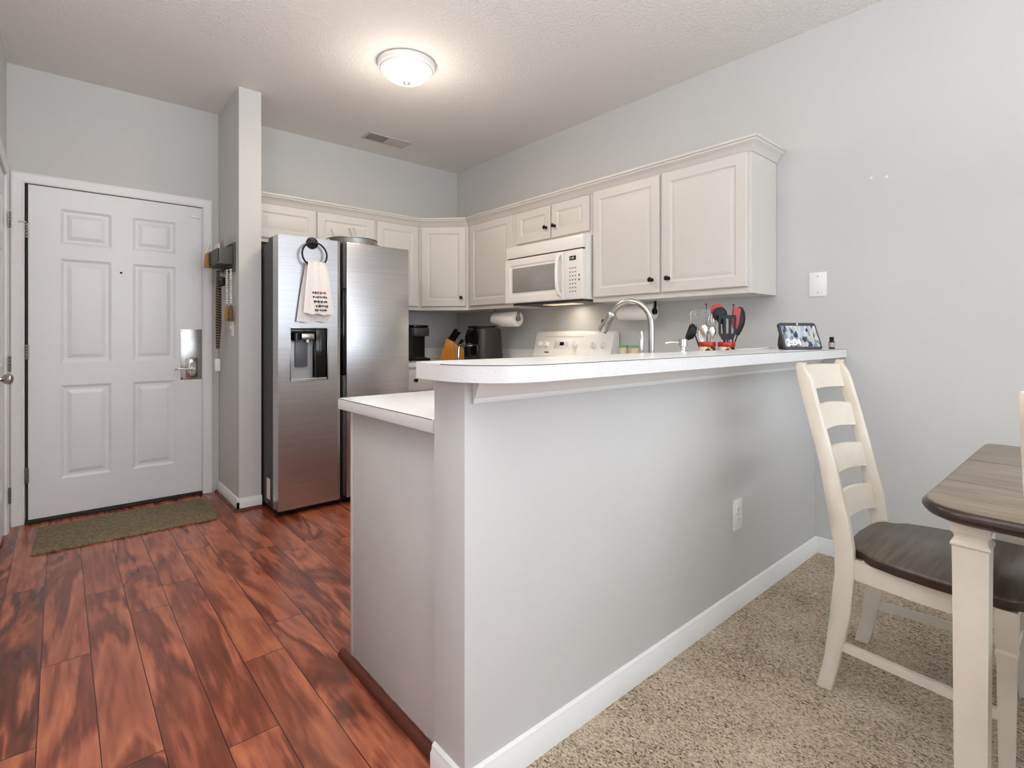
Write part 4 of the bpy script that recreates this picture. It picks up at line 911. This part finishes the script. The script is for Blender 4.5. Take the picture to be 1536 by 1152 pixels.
def h_ladle(mb, m):
    mb.loft([[(1.25*r*math.cos(2*PI*i/20), r*math.sin(2*PI*i/20)*.55+y, z+.03) for i in range(20)] for r, y, z in ((.004, .022, -.03), (.022, .018, -.026), (.034, .008, -.012), (.038, 0, .004), (.036, -.001, .004), (.030, .008, -.010), (.016, .015, -.022))], True, mtx=m @ Matrix.Rotation(-.9, 4, 'Y'))
def h_spoon(w, l):
    def f(mb, m): mb.loft([[(w/2*s_*math.cos(2*PI*i/18), .004*math.sin(2*PI*i/18) + .006*s_, z) for i in range(18)] for s_, z in ((.2, -.005), (.6, l*.15), (.95, l*.4), (1, l*.6), (.85, l*.82), (.45, l*.97), (.1, l))], True, mtx=m)
    return f
def h_turner(w, l, slots=0):
    def f(mb, m):
        if not slots: mb.prism([(-w*.35, 0), (w*.35, 0), (w/2, l*.25), (w/2, l), (-w/2, l), (-w/2, l*.25)], -.0015, .0015, 'y', .0006, 1, mtx=m); return
        bw = w/(2*slots+1)
        mb.prism([(-w*.3, 0), (w*.3, 0), (w/2, l*.25), (-w/2, l*.25)], -.0015, .0015, 'y', mtx=m); mb.box(-w/2, w/2, -.0015, .0015, l*.85, l, mtx=m)
        for k in range(slots+1): mb.box(-w/2+2*k*bw, -w/2+(2*k+1)*bw, -.0015, .0015, l*.2499, l*.8501, mtx=m)
    return f
def h_skimmer(mb, m):
    w, l = .104, .108
    mb.tube([m @ Vector(p) for p in ((-w*.3, 0, 0), (-w*.5, 0, l*.4), (-w*.5, 0, l*.92), (-w*.4, 0, l), (w*.4, 0, l), (w*.5, 0, l*.92), (w*.5, 0, l*.4), (w*.3, 0, 0))], .0028, 6, closed=True)
    for k in range(-5, 6):
        mb.tube([m @ Vector((k*w*.088, 0, .004+abs(k)*.003)), m @ Vector((k*w*.088, 0, l-.002))], .0018, 5)
    for k in range(1, 8): mb.tube([m @ Vector((-w*.48, 0, k*l/8)), m @ Vector((w*.48, 0, k*l/8))], .0018, 5)
def h_whisk(mb, m):
    for k in range(5):
        a = PI*k/5
        mb.tube([m @ Vector((math.cos(a)*x, math.sin(a)*x, z)) for x, z in ((.004, 0), (.020, .03), (.026, .06), (.016, .085), (0, .092), (-.016, .085), (-.026, .06), (-.020, .03), (-.004, 0))], .0011, 5)
def h_none(mb, m): mb.sphere(tuple(m @ Vector((0, 0, 0))), .006, 8)
Z0u = .925
utensil('ladle', 'black ladle leaning far left out of the left crock', 'ladle', c1, (.010, Z0u, 0), (-.060, 1.140, .01), h_ladle, M['black'], M['black'])
utensil('skimmer', 'square silver wire skimmer standing in the left crock', 'skimmer', c1, (.0, Z0u, .012), (-.020, 1.150, .012), h_skimmer, M['steel'], M['steel'])
utensil('slotted_turner', 'small white slotted turner leaning left in the left crock', 'turner', c1, (-.008, Z0u, -.014), (-.030, 1.100, -.016), h_turner(.026, .055, 3), M['plate'], M['plate'])
for i, (a, b2) in enumerate((((-.02, .01), (-.028, 1.165)), ((-.010, -.01), (-.012, 1.160)), ((.012, -.01), (.016, 1.165)))):
    utensil('wooden_spoon', ['wooden spoon leaning left in the left crock', 'upright wooden spoon in the left crock', 'wooden spoon leaning right in the left crock'][i], 'spoon', c1, (a[0]*.6, Z0u, a[1]), (b2[0], b2[1]-.04, -.01), h_spoon(.028, .060), M['woodutensil'], M['woodutensil'], .0045)
utensil('whisk', 'wire whisk between the skimmer and the black turner', 'whisk', c1, (.018, Z0u, .012), (.026, 1.15, -.004), h_whisk, M['steel'], M['steel'])
for i, (a, b2, lb) in enumerate((((-.004, -.02), (-.020, 1.130), 'small steel spoon in front of the skimmer'), ((.006, -.022), (.014, 1.120), 'steel measuring spoon at the right side of the left crock'))):
    utensil('steel_spoon', lb, 'spoon', c1, (a[0], Z0u, a[1]), (b2[0], b2[1], a[1]-.004), h_spoon(.034, .055), M['steel'], M['steel'], .004)
utensil('potato_masher', 'thin dark rod of a masher behind the skimmer', 'masher', c1, (.012, Z0u, .02), (.006, 1.290, .03), h_none, M['darkgrey'], M['darkgrey'], .003)
utensil('slotted_turner', 'wide black slotted turner in front of the right crock', 'turner', c2, (-.004, Z0u, -.020), (-.006, 1.110, -.024), h_turner(.088, .122, 3), M['black'], M['black'], .005)
utensil('ladle', 'black ladle with a red bowl leaning over the right crock', 'ladle', c2, (.012, Z0u, .01), (-.012, 1.225, .015), lambda mb, m: h_spoon(.070, .075)(mb, m @ Matrix.Rotation(-.7, 4, 'Y')), M['redsil'], M['black'])
utensil('serving_spoon', 'black serving spoon in front of the red ladle', 'spoon', c2, (.0, Z0u, .0), (-.020, 1.195, .0), lambda mb, m: h_spoon(.075, .080)(mb, m @ Matrix.Rotation(-.3, 4, 'Y')), M['black'], M['black'])
utensil('spatula', 'red silicone spatula standing at the right of the right crock', 'spatula', c2, (.006, Z0u, .004), (.040, 1.165, .0), h_turner(.034, .105), M['redsil'], M['black'])
utensil('serving_spoon', 'large black spoon leaning right out of the right crock', 'spoon', c2, (-.012, Z0u, .014), (.062, 1.135, .016), lambda mb, m: h_spoon(.060, .140)(mb, m @ Matrix.Rotation(-.25, 4, 'Y')), M['black'], M['black'])
utensil('kitchen_tongs', 'thin dark tongs tip rising behind the red spatula', 'tongs', c2, (.0, Z0u, .022), (.048, 1.285, .03), h_none, M['darkgrey'], M['darkgrey'], .003)

# ------------------------------------------------------------------ smart display, bottle, cord on the bar
ZBAR = 1.0637
rzd = math.atan2(-.50, .866)  # width axis direction
sdp = thing('smart_display', 'black smart display with a lit clock screen on the far end of the bar', 'smart display', (2.668, .978, ZBAR), rzd)
Wd, Hd, tilt = .205, .138, math.radians(22)
base_m = Matrix.Translation((0, -.035, .001)) @ Matrix.Rotation(-tilt, 4, 'X')
mb = MB(); mb.prism([(x, z) for x, z in rbox(0, Hd/2, Wd, Hd, 0, 0, .014)], 0, .014, 'y', .003, 2, mtx=base_m); sc_ = mb.build('screen_housing', M['darkgrey'], sdp, world=False)
mb = MB(); mb.box(-Wd/2+.010, Wd/2-.010, -.0008, .0002, .014, Hd-.017, mtx=base_m); scr = mb.build('screen', M['pic'], sdp, world=False)
mb = MB(); mb._merge(text_mesh('2:04', .046, .0003), base_m @ Matrix.Translation((-Wd/2+.016, -.0014, .021))); mb.build('clock_digits', M['digit_white'], sdp, world=False)
mb = MB(); mb.lathe([(.005, 0), (.005, -.001)], 14, (0, 0, Hd-.008), 'y', mtx=base_m); mb.build('camera_lens', M['plate'], sdp, world=False)
mb = MB(); rings = []
for s_, yb, zc_, hz in ((.96, .012, .066, .060), (.92, .03, .062, .056), (.80, .055, .055, .050), (.62, .088, .046, .042), (.36, .108, .042, .028), (.06, .115, .040, .006)):
    rings.append([tuple(base_m @ Vector((s_*Wd/2*math.copysign(abs(math.cos(a))**.7, math.cos(a)), yb, zc_+hz*math.copysign(abs(math.sin(a))**.8, math.sin(a))))) for a in [2*PI*i/28 for i in range(28)]])
mb.loft(rings)
for v in mb.bm.verts: v.co.z = max(v.co.z, .0008)
mb.build('speaker_back', M['charcoalfab'], sdp, world=False)
ob = thing('oil_bottle', 'tiny amber dropper bottle with a black cap at the bar end', 'bottle', (2.902, .912, ZBAR))
mb = MB(); mb.lathe([(.0125, .0003), (.0135, .002), (.0135, .036), (.008, .041)], 24, (2.902, .912, ZBAR)); mb.build('glass', M['amber'], ob)
mb = MB(); mb.lathe([(.0138, .009), (.0138, .032)], 24, (2.902, .912, ZBAR), cap=False); mb.build('label', M['labelp'], ob)
mb = MB(); mb.lathe([(.0095, .040), (.0100, .041), (.0100, .058), (.008, .060)], 20, (2.902, .912, ZBAR)); mb.build('cap', M['black'], ob)
mb = MB(); mb.tube([(2.70, 1.10, ZBAR+.003), (2.66, 1.11, ZBAR+.008), (2.60, 1.09, ZBAR+.012), (2.54, 1.11, ZBAR+.004), (2.48, 1.15, ZBAR+.003), (2.44, 1.185, ZBAR-.002), (2.43, 1.19, ZBAR-.06)], .002, 8); tag(mb.build('power_cord', M['cord']), 'thin white power cord behind the smart display', 'cord')

# ------------------------------------------------------------------ wall plates
def plate(name, label, cat, m_, w, h, kind):
    t_ = thing(name, label, cat, m_.to_translation())
    mb = MB(); mb.box(-w/2, w/2, 0, .006, -h/2, h/2, .002, 2, mtx=m_); mb.build('cover_plate', M['plate'], t_)
    if kind == 'outlet':
        for s_ in (-1, 1):
            mb = MB(); mb.prism(rbox(0, s_*.020, .033, .028, 0, 0, .010), .006, .0085, 'y', mtx=m_); sk = mb.build('socket', M['plate'], t_)
            mb = MB(); mb.box(-.0075, -.0055, .0085, .0090, s_*.020-.001, s_*.020+.008, mtx=m_); mb.box(.0055, .0075, .0085, .0090, s_*.020-.001, s_*.020+.008, mtx=m_); mb.lathe([(.0022, .0085), (.0022, .0092)], 8, (0, 0, s_*.020-.007), 'y', mtx=m_); mb.build('slots', M['black'], sk)
    if kind == 'switch':
        for s_ in ((-.02, .02) if w > .08 else (0,)):
            mb = MB(); mb.box(s_-.005, s_+.005, .006, .018, -.010, .008, .002, mtx=m_); mb.build('toggle', M['plate'], t_)
    mb = MB()
    for s_ in ((-.042, .042) if kind != 'outlet' else (0,)): mb.lathe([(.003, .006), (.003, .007)], 10, (0, 0, s_), 'y', mtx=m_)
    mb.build('screw', M['greyprint'], t_)
    return t_
plate('wall_outlet', 'white duplex outlet low on the peninsula wall', 'outlet', frame((2.113, PY0, .392), (1, 0, 0), (0, -1, 0)), .076, .126, 'outlet')
plate('blank_wall_plate', 'white blank plate on the right wall beside the cabinets', 'wall plate', frame((XE, 1.001, 1.397), (0, -1, 0), (-1, 0, 0)), .083, .127, 'blank')
plate('light_switch', 'white light switch on the stub wall below the key rack', 'light switch', frame((.875, 3.860, 1.185), (0, -1, 0), (-1, 0, 0)), .072, .115, 'switch')
for y_, z_ in ((.766, 1.898), (.703, 1.890)):
    mb = MB(); mb.lathe([(.006, 0), (.005, -.002), (.001, -.003)], 12, (XE, y_, z_), 'x'); tag(mb.build('wall_anchor', M['plate']), 'tiny white filled anchor hole in the right wall, ' + ('left one' if y_ > .75 else 'right one'), 'wall anchor', 'anchor holes in the right wall')

# ------------------------------------------------------------------ ceiling light and vent
cl = thing('ceiling_light', 'flush ribbed-glass dome light with a white rim, lit', 'ceiling light', (1.553, 2.738, ZC))
cx, cy = 1.553, 2.738
mb = MB(); mb.lathe([(.150, 0), (.168, -.004), (.170, -.018), (.164, -.030), (.152, -.036), (.150, -.044), (.141, -.047), (.139, -.036), (.13, -.03)], 56, (cx, cy, ZC), cap=False); mb.build('rim', M['trimw'], cl)
mb = MB(); mb.lathe([(.140, -.042), (.132, -.062), (.108, -.084), (.075, -.100), (.038, -.110), (.006, -.113)], 64, (cx, cy, ZC), cap=False); o = mb.build('glass_dome', M['lampglass'], cl); 
o.data.transform(Matrix.Identity(4))
mb = MB(); mb.lathe([(.020, -.110), (.021, -.114), (.016, -.120), (.006, -.124), (.007, -.130), (.002, -.134)], 20, (cx, cy, ZC)); mb.build('finial', M['nickel'], cl)
ld = bpy.data.lights.new('ceiling_bulb', 'AREA'); ld.shape = 'DISK'; ld.size = .26; ld.energy = 8; ld.color = (1, .82, .62)
lo = bpy.data.objects.new('ceiling_bulb', ld); COL.objects.link(lo); lo.location = (cx, cy, ZC-.14)
ld = bpy.data.lights.new('ceiling_bulb_glow', 'POINT'); ld.shadow_soft_size = .12; ld.energy = 7; ld.color = (1, .88, .76)
lo = bpy.data.objects.new('ceiling_bulb_glow', ld); COL.objects.link(lo); lo.location = (cx, cy, ZC-.30)
vt = thing('ceiling_vent', 'rectangular ceiling air vent near the back wall', 'vent', (2.03, 3.905, ZC))
mb = MB(); vx0, vx1, vy0, vy1 = 1.845, 2.215, 3.830, 3.985
for a in ((vx0, vx1, vy0, vy0+.018), (vx0, vx1, vy1-.018, vy1), (vx0, vx0+.018, vy0+.018, vy1-.018), (vx1-.018, vx1, vy0+.018, vy1-.018), (2.022, 2.036, vy0+.018, vy1-.018)): mb.box(a[0], a[1], a[2], a[3], ZC-.008, ZC, .001)
mb.build('frame', M['ventgrey'], vt)
mb = MB(); mb.box(vx0+.018, vx1-.018, vy0+.018, vy1-.018, ZC-.0012, ZC-.0002); mb.build('backing', M['ventdark'], vt)
mb = MB()
for i in range(9):
    y_ = vy0+.026+i*.0135
    mb.box(vx0+.019, 2.021, -.006, .006, -.0006, .0006, mtx=Matrix.Translation((0, y_, ZC-.005)) @ Matrix.Rotation(.8, 4, 'X')); mb.box(2.037, vx1-.019, -.006, .006, -.0006, .0006, mtx=Matrix.Translation((0, y_, ZC-.005)) @ Matrix.Rotation(-.8, 4, 'X'))
mb.build('louvres', M['ventgrey'], vt)

# ------------------------------------------------------------------ doormat
mb = MB(); mb.prism([(-.111, 3.624), (.742, 3.606), (.745, 4.122), (-.096, 4.110)], .0005, .010, 'z', .002); tag(mb.build('doormat', M['mat']), 'olive-brown woven doormat in front of the entry door', 'doormat')

# ------------------------------------------------------------------ key rack on the stub wall (entry side)
SX = .875
kr = thing('key_rack', 'dark grey mail holder and key rack on the stub wall', 'key rack', (SX, 3.98, 1.56))
mb = MB(); mb.box(SX-.012, SX, 3.772, 4.13, 1.555, 1.745, .003); mb.build('back_board', M['rackgrey'], kr)
mb = MB(); mb.box(SX-.100, SX-.012, 3.800, 4.12, 1.600, 1.610, .002); mb.box(SX-.102, SX-.092, 3.800, 4.12, 1.610, 1.700, .002); mb.prism([(SX-.100, 1.61), (SX-.012, 1.61), (SX-.012, 1.725), (SX-.100, 1.695)], 3.800, 3.810, 'y', .001); mb.prism([(SX-.100, 1.61), (SX-.012, 1.61), (SX-.012, 1.725), (SX-.100, 1.695)], 4.11, 4.12, 'y', .001); mb.build('mail_pocket', M['rackgrey'], kr)
hooks = [3.80, 3.85, 3.94, 3.99, 4.04, 4.09]
for y_ in hooks:
    mb = MB(); mb.tube([(SX-.012, y_, 1.585), (SX-.030, y_, 1.580), (SX-.040, y_, 1.566), (SX-.048, y_, 1.570), (SX-.050, y_, 1.582)], .0028, 8); mb.build('hook', M['black'], kr)
mb = MB(); mb.box(SX-.070, SX-.066, 3.90, 4.06, 1.611, 1.748, .0008, mtx=Matrix.Translation((0, 0, 0))); tag(mb.build('envelope', M['whitep']), 'white envelope standing in the mail holder', 'envelope')
mb = MB(); mb.box(SX-.050, SX-.046, 3.86, 4.03, 1.611, 1.765, .0008); tag(mb.build('envelope', M['labelp']), 'greyish card standing behind the white envelope', 'envelope')
mb = MB(); mb.tube([(SX-.12, 4.05, 1.63), (SX-.115, 4.05, 1.70), (SX-.10, 4.05, 1.755)], [.012, .012, .010], 8); tag(mb.build('striped_wristlet', M['bead']), 'black and white keychain strap hung over the mail holder', 'strap')
mb = MB(); mb.lathe([(.006, 0), (.012, -.02), (.016, -.085), (.014, -.10)], 14, (SX-.118, 4.03, 1.690)); tag(mb.build('tassel', M['tan']), 'tan tassel hanging over the front of the mail holder', 'tassel')
# lanyard hanging low
ln = thing('lanyard', 'long black and gold chevron lanyard hanging from the rack', 'lanyard', (SX-.05, 4.06, 1.00))
mb = MB(); mb.tube([(SX-.048, 4.04, 1.575), (SX-.052, 4.045, 1.45), (SX-.052, 4.05, 1.20), (SX-.050, 4.05, 1.04)], .010, 10); mb.tube([(SX-.040, 4.04, 1.575), (SX-.030, 4.075, 1.45), (SX-.030, 4.075, 1.20), (SX-.045, 4.055, 1.04)], .009, 10); mb.build('cord', M['rope'], ln)
mb = MB(); mb.tube([(SX-.050, 4.05, 1.045), (SX-.050, 4.05, 1.00), (SX-.046, 4.05, .975)], [.006, .005, .003], 8); mb.build('clasp', M['steel'], ln)
mb = MB(); mb.box(SX-.066, SX-.034, 4.046, 4.052, .885, .970, .003); mb.build('badge_sleeve', M['plate'], ln)
for k_, (y_, tm_, lb, n_b) in enumerate(((3.845, 'tan', 'white bead keychain with a tan tassel', 15), (3.795, 'brown', 'white bead keychain with a brown tassel', 15))):
    t_ = thing('bead_keychain', lb + ' hanging from the key rack', 'keychain', (SX-.04, y_, 1.25))
    for j in range(n_b):
        mb = MB(); mb.sphere((SX-.036+.012*k_, y_, 1.562-j*.0155), .0088, 10, (1, 1, .85)); mb.build('bead', M['bead'], t_)
    mb = MB(); mb.lathe([(.007, 0), (.012, -.02), (.016, -.08), (.015, -.105)], 14, (SX-.036+.012*k_, y_, 1.330)); mb.build('tassel', M[tm_], t_)
def key_bunch(y_, z_, label):
    t_ = thing('key_ring', label, 'keys', (SX-.04, y_, z_-.08))
    mb = MB(); mb.tube([(SX-.043+.012*math.cos(a), y_, z_-.012+.012*math.sin(a)) for a in [2*PI*i/16 for i in range(16)]], .0014, 6, closed=True); mb.build('ring', M['steel'], t_)
    for j, (dx, tl) in enumerate(((-.006, .25), (.004, -.1), (.012, -.3))):
        mt = Matrix.Translation((SX-.043+dx, y_+j*.003, z_-.022)) @ Matrix.Rotation(tl, 4, 'Y')
        mb = MB(); mb.lathe([(.010, -.001), (.010, .001)], 14, (0, 0, -.010), 'y', mtx=mt); mb.box(-.0035, .0035, -.001, .001, -.048, -.016, mtx=mt); mb.build('key', M['steel'] if j else M['darknickel'], t_)
    mb = MB(); mb.box(SX-.060, SX-.030, y_-.007, y_+.003, z_-.105, z_-.045, .004); mb.build('key_fob', M['black'], t_)
key_bunch(3.925, 1.570, 'bunch of keys with a black fob behind the bead keychains')
key_bunch(3.990, 1.570, 'bunch of keys with a black fob beside the lanyard')

# ------------------------------------------------------------------ dining table
tbx0, tbx1, tby0, tby1, tz = 1.430, 2.425, -1.35, .292, .760
dt = thing('dining_table', 'dining table with grey-brown plank top and antique white legs', 'table', (1.93, -.5, .004))
def tpts(ins, r=.11):
    x0, x1, y0, y1 = tbx0+ins, tbx1-ins, tby0+ins, tby1-ins; r = r-ins
    return arc(x1-r*.3, y0+r*.3, r*.3, -PI/2, 0, 6)+arc(x1-r*.3, y1-r*.3, r*.3, 0, PI/2, 6)+arc(x0+r, y1-r, r, PI/2, PI, 10)+arc(x0+r, y0+r, r, PI, 1.5*PI, 10)
mb = MB(); mb.loft([[(x, y, z) for x, y in tpts(i_)] for i_, z in ((.020, tz-.034), (.010, tz-.030), (.004, tz-.024), (.0, tz-.017), (.001, tz-.011), (.006, tz-.005), (.010, tz-.003))]); edge = mb.build('table_edge', M['tabledark'], dt); edge['label'] = 'dark brown moulded table edge'
mb = MB(); xs_ = [tbx0, 1.73, 1.93, 2.13, tbx1]
mb.loft([[(x, y, z) for x, y in tpts(i_)] for i_, z in ((.0095, tz-.004), (.010, tz-.0008), (.0115, tz))]); tt = mb.build('tabletop', M['tabletop'], dt)
mb = MB()
for x_ in (1.73, 2.05): mb.box(x_-.0012, x_+.0012, tby0+.02, tby1-.013, tz-.0002, tz+.0003)
mb.build('plank_seam', M['tabledark'], tt)
mb = MB(); 
for a in ((1.68, 2.24, .060, .082), (1.68, 2.24, -1.22, -1.198), (1.68, 1.702, -1.198, .060), (2.218, 2.24, -1.198, .060)): mb.box(a[0], a[1], a[2], a[3], tz-.115, tz-.034, .001)
mb.build('apron', M['cream'], dt)
def sq_leg(mb, cx, cy, prof, m=None):
    mb.loft([[(cx+s_*a, cy+s_*b2, z) for a, b2 in ((-1, -1), (1, -1), (1, 1), (-1, 1))] for s_, z in prof], mtx=m)
lw = .030
for (lx, ly) in ((1.503, .198), (2.350, .214), (1.503, -1.25), (2.350, -1.25)):
    mb = MB(); lw = .030 if lx < 2 else .036; sq_leg(mb, lx, ly, [(lw*.82, .0045), (lw*.88, .03), (lw*1.0, .62), (lw*1.02, .672), (lw*1.12, .676), (lw*1.12, .680), (lw*.94, .686), (lw*.90, .694), (lw*.96, .700), (lw*1.06, .704), (lw*1.10, .708), (lw*1.10, tz-.034)]); mb.build('leg', M['cream'], dt, smooth=20)

# ------------------------------------------------------------------ dining chairs
def make_chair(label, loc, rz):
    t_ = thing('dining_chair', label, 'chair', loc, rz, 'ladder-back dining chairs')
    def B(mb, name, m, parent=t_, **k): return mb.build(name, m, parent, world=False, **k)
    # rear posts: local y=0 at seat, facing -y
    prof = [(.052, .0), (.030, .10), (.006, .25), (-.006, .38), (-.004, .46), (.010, .55), (.045, .72), (.085, .88), (.112, .985), (.126, 1.025), (.122, 1.036)]
    for s_ in (-1, 1):
        mb = MB(); rings = []
        for (y, z) in prof:
            hy = .021 if z < 1.02 else .012; hx = .014
            if .2 < z < .6: hy = .027
            x = s_*(.190 - .004*(z > .9))
            rings.append([(x-hx, y-hy, z), (x+hx, y-hy, z), (x+hx, y+hy, z), (x-hx, y+hy, z)])
        mb.loft(rings); bmesh.ops.bevel(mb.bm, geom=[e for e in mb.bm.edges if abs((e.verts[0].co-e.verts[1].co).normalized().z) > .7], offset=.004, segments=2, affect='EDGES', profile=.5)
        p_ = B(mb, 'rear_post', M['cream'], smooth=50)
    def yb(z):
        for (y0, z0), (y1, z1) in zip(prof, prof[1:]):
            if z0 <= z <= z1: return y0+(y1-y0)*(z-z0)/(z1-z0)
        return prof[-1][0]
    for k, zc in enumerate((.978, .836, .692, .546)):
        mb = MB(); rings = []; n = 14; hh = .041
        for i in range(n+1):
            u = -1+2*i/n; x = u*.178; bow = .022*(1-u*u); ar = .012*(1-u*u) if k else .004*(1-u*u)
            y0_ = yb(zc); rings.append([(x, y0_-.007+bow+(-.0) , zc-hh+ar), (x, y0_+.008+bow, zc-hh+ar), (x, y0_+.008+bow+.016, zc+hh+ar), (x, y0_-.007+bow+.016, zc+hh+ar)])
        mb.loft(rings); B(mb, 'back_slat', M['cream'])
    # seat
    sp_ = arc(-.150, -.012, .035, PI, PI/2, 6)[::1]
    pts = [(-.176, -.045)] + [(-.172, -.020), (-.150, -.004), (-.10, .006), (0, .012), (.10, .006), (.150, -.004), (.172, -.020), (.176, -.045)] + [(.212, -.08), (.232, -.14), (.246, -.22), (.252, -.32), (.246, -.385), (.225, -.412), (.16, -.425), (0, -.432), (-.16, -.425), (-.225, -.412), (-.246, -.385), (-.252, -.32), (-.246, -.22), (-.232, -.14), (-.212, -.08)]
    mb = MB(); mb.loft([[(x*s_, -.2+(y+.2)*s_, z) for x, y in pts] for s_, z in ((.97, .430), (.985, .432), (1, .440), (1, .455), (.99, .4615), (.975, .464))]); B(mb, 'seat', [M['seatwood']], smooth=50)
    mb = MB(); mb.loft([[(x*s_, -.2+(y+.2)*s_, z) for x, y in pts] for s_, z in ((1.002, .434), (1.003, .440), (1.003, .452), (1.001, .456))], cap=False); B(mb, 'seat_edge', M['tabledark'], smooth=50)
    # seat rails
    for s_ in (-1, 1):
        mb = MB(); mb.loft([[(s_*x-.009, y, z), (s_*x+.009, y, z), (s_*x+.009, y, z+.058), (s_*x-.009, y, z+.058)] for x, y, z in ((.186, -.015, .372), (.214, -.19, .372), (.222, -.36, .372))]); B(mb, 'side_rail', M['cream'])
    mb = MB(); mb.box(-.20, .20, -.392, -.374, .372, .430, .002); mb.box(-.17, .17, -.008, .010, .372, .430, .002); B(mb, 'cross_rail', M['cream'])
    for s_ in (-1, 1):
        mb = MB(); w_ = .019
        sq_leg(mb, s_*.222, -.378, [(w_*.72, 0), (w_*.80, .05), (w_*.98, .30), (w_*1.10, .308), (w_*1.16, .318), (w_*1.02, .326), (w_*1.05, .334), (w_*1.15, .340), (w_*1.15, .430)])
        B(mb, 'front_leg', M['cream'], smooth=20)
        mb = MB(); mb.loft([[(s_*x-.008, y, z-.013), (s_*x+.008, y, z-.013), (s_*x+.008, y, z+.013), (s_*x-.008, y, z+.013)] for x, y, z in ((.190, .012, .150), (.222, -.37, .150))]); B(mb, 'side_stretcher', M['cream'])
    mb = MB(); mb.box(-.206, .206, -.372, -.358, .190, .216, .002); B(mb, 'cross_stretcher', M['cream'])
    return t_
ch1 = make_chair('antique white ladder-back chair with dark seat, whole back in view beside the peninsula', (2.050, .552, .004), 0)
ch2 = make_chair('antique white chair cut off by the right photo edge, only one back post seen', (1.248, -.126, .004), math.radians(78))
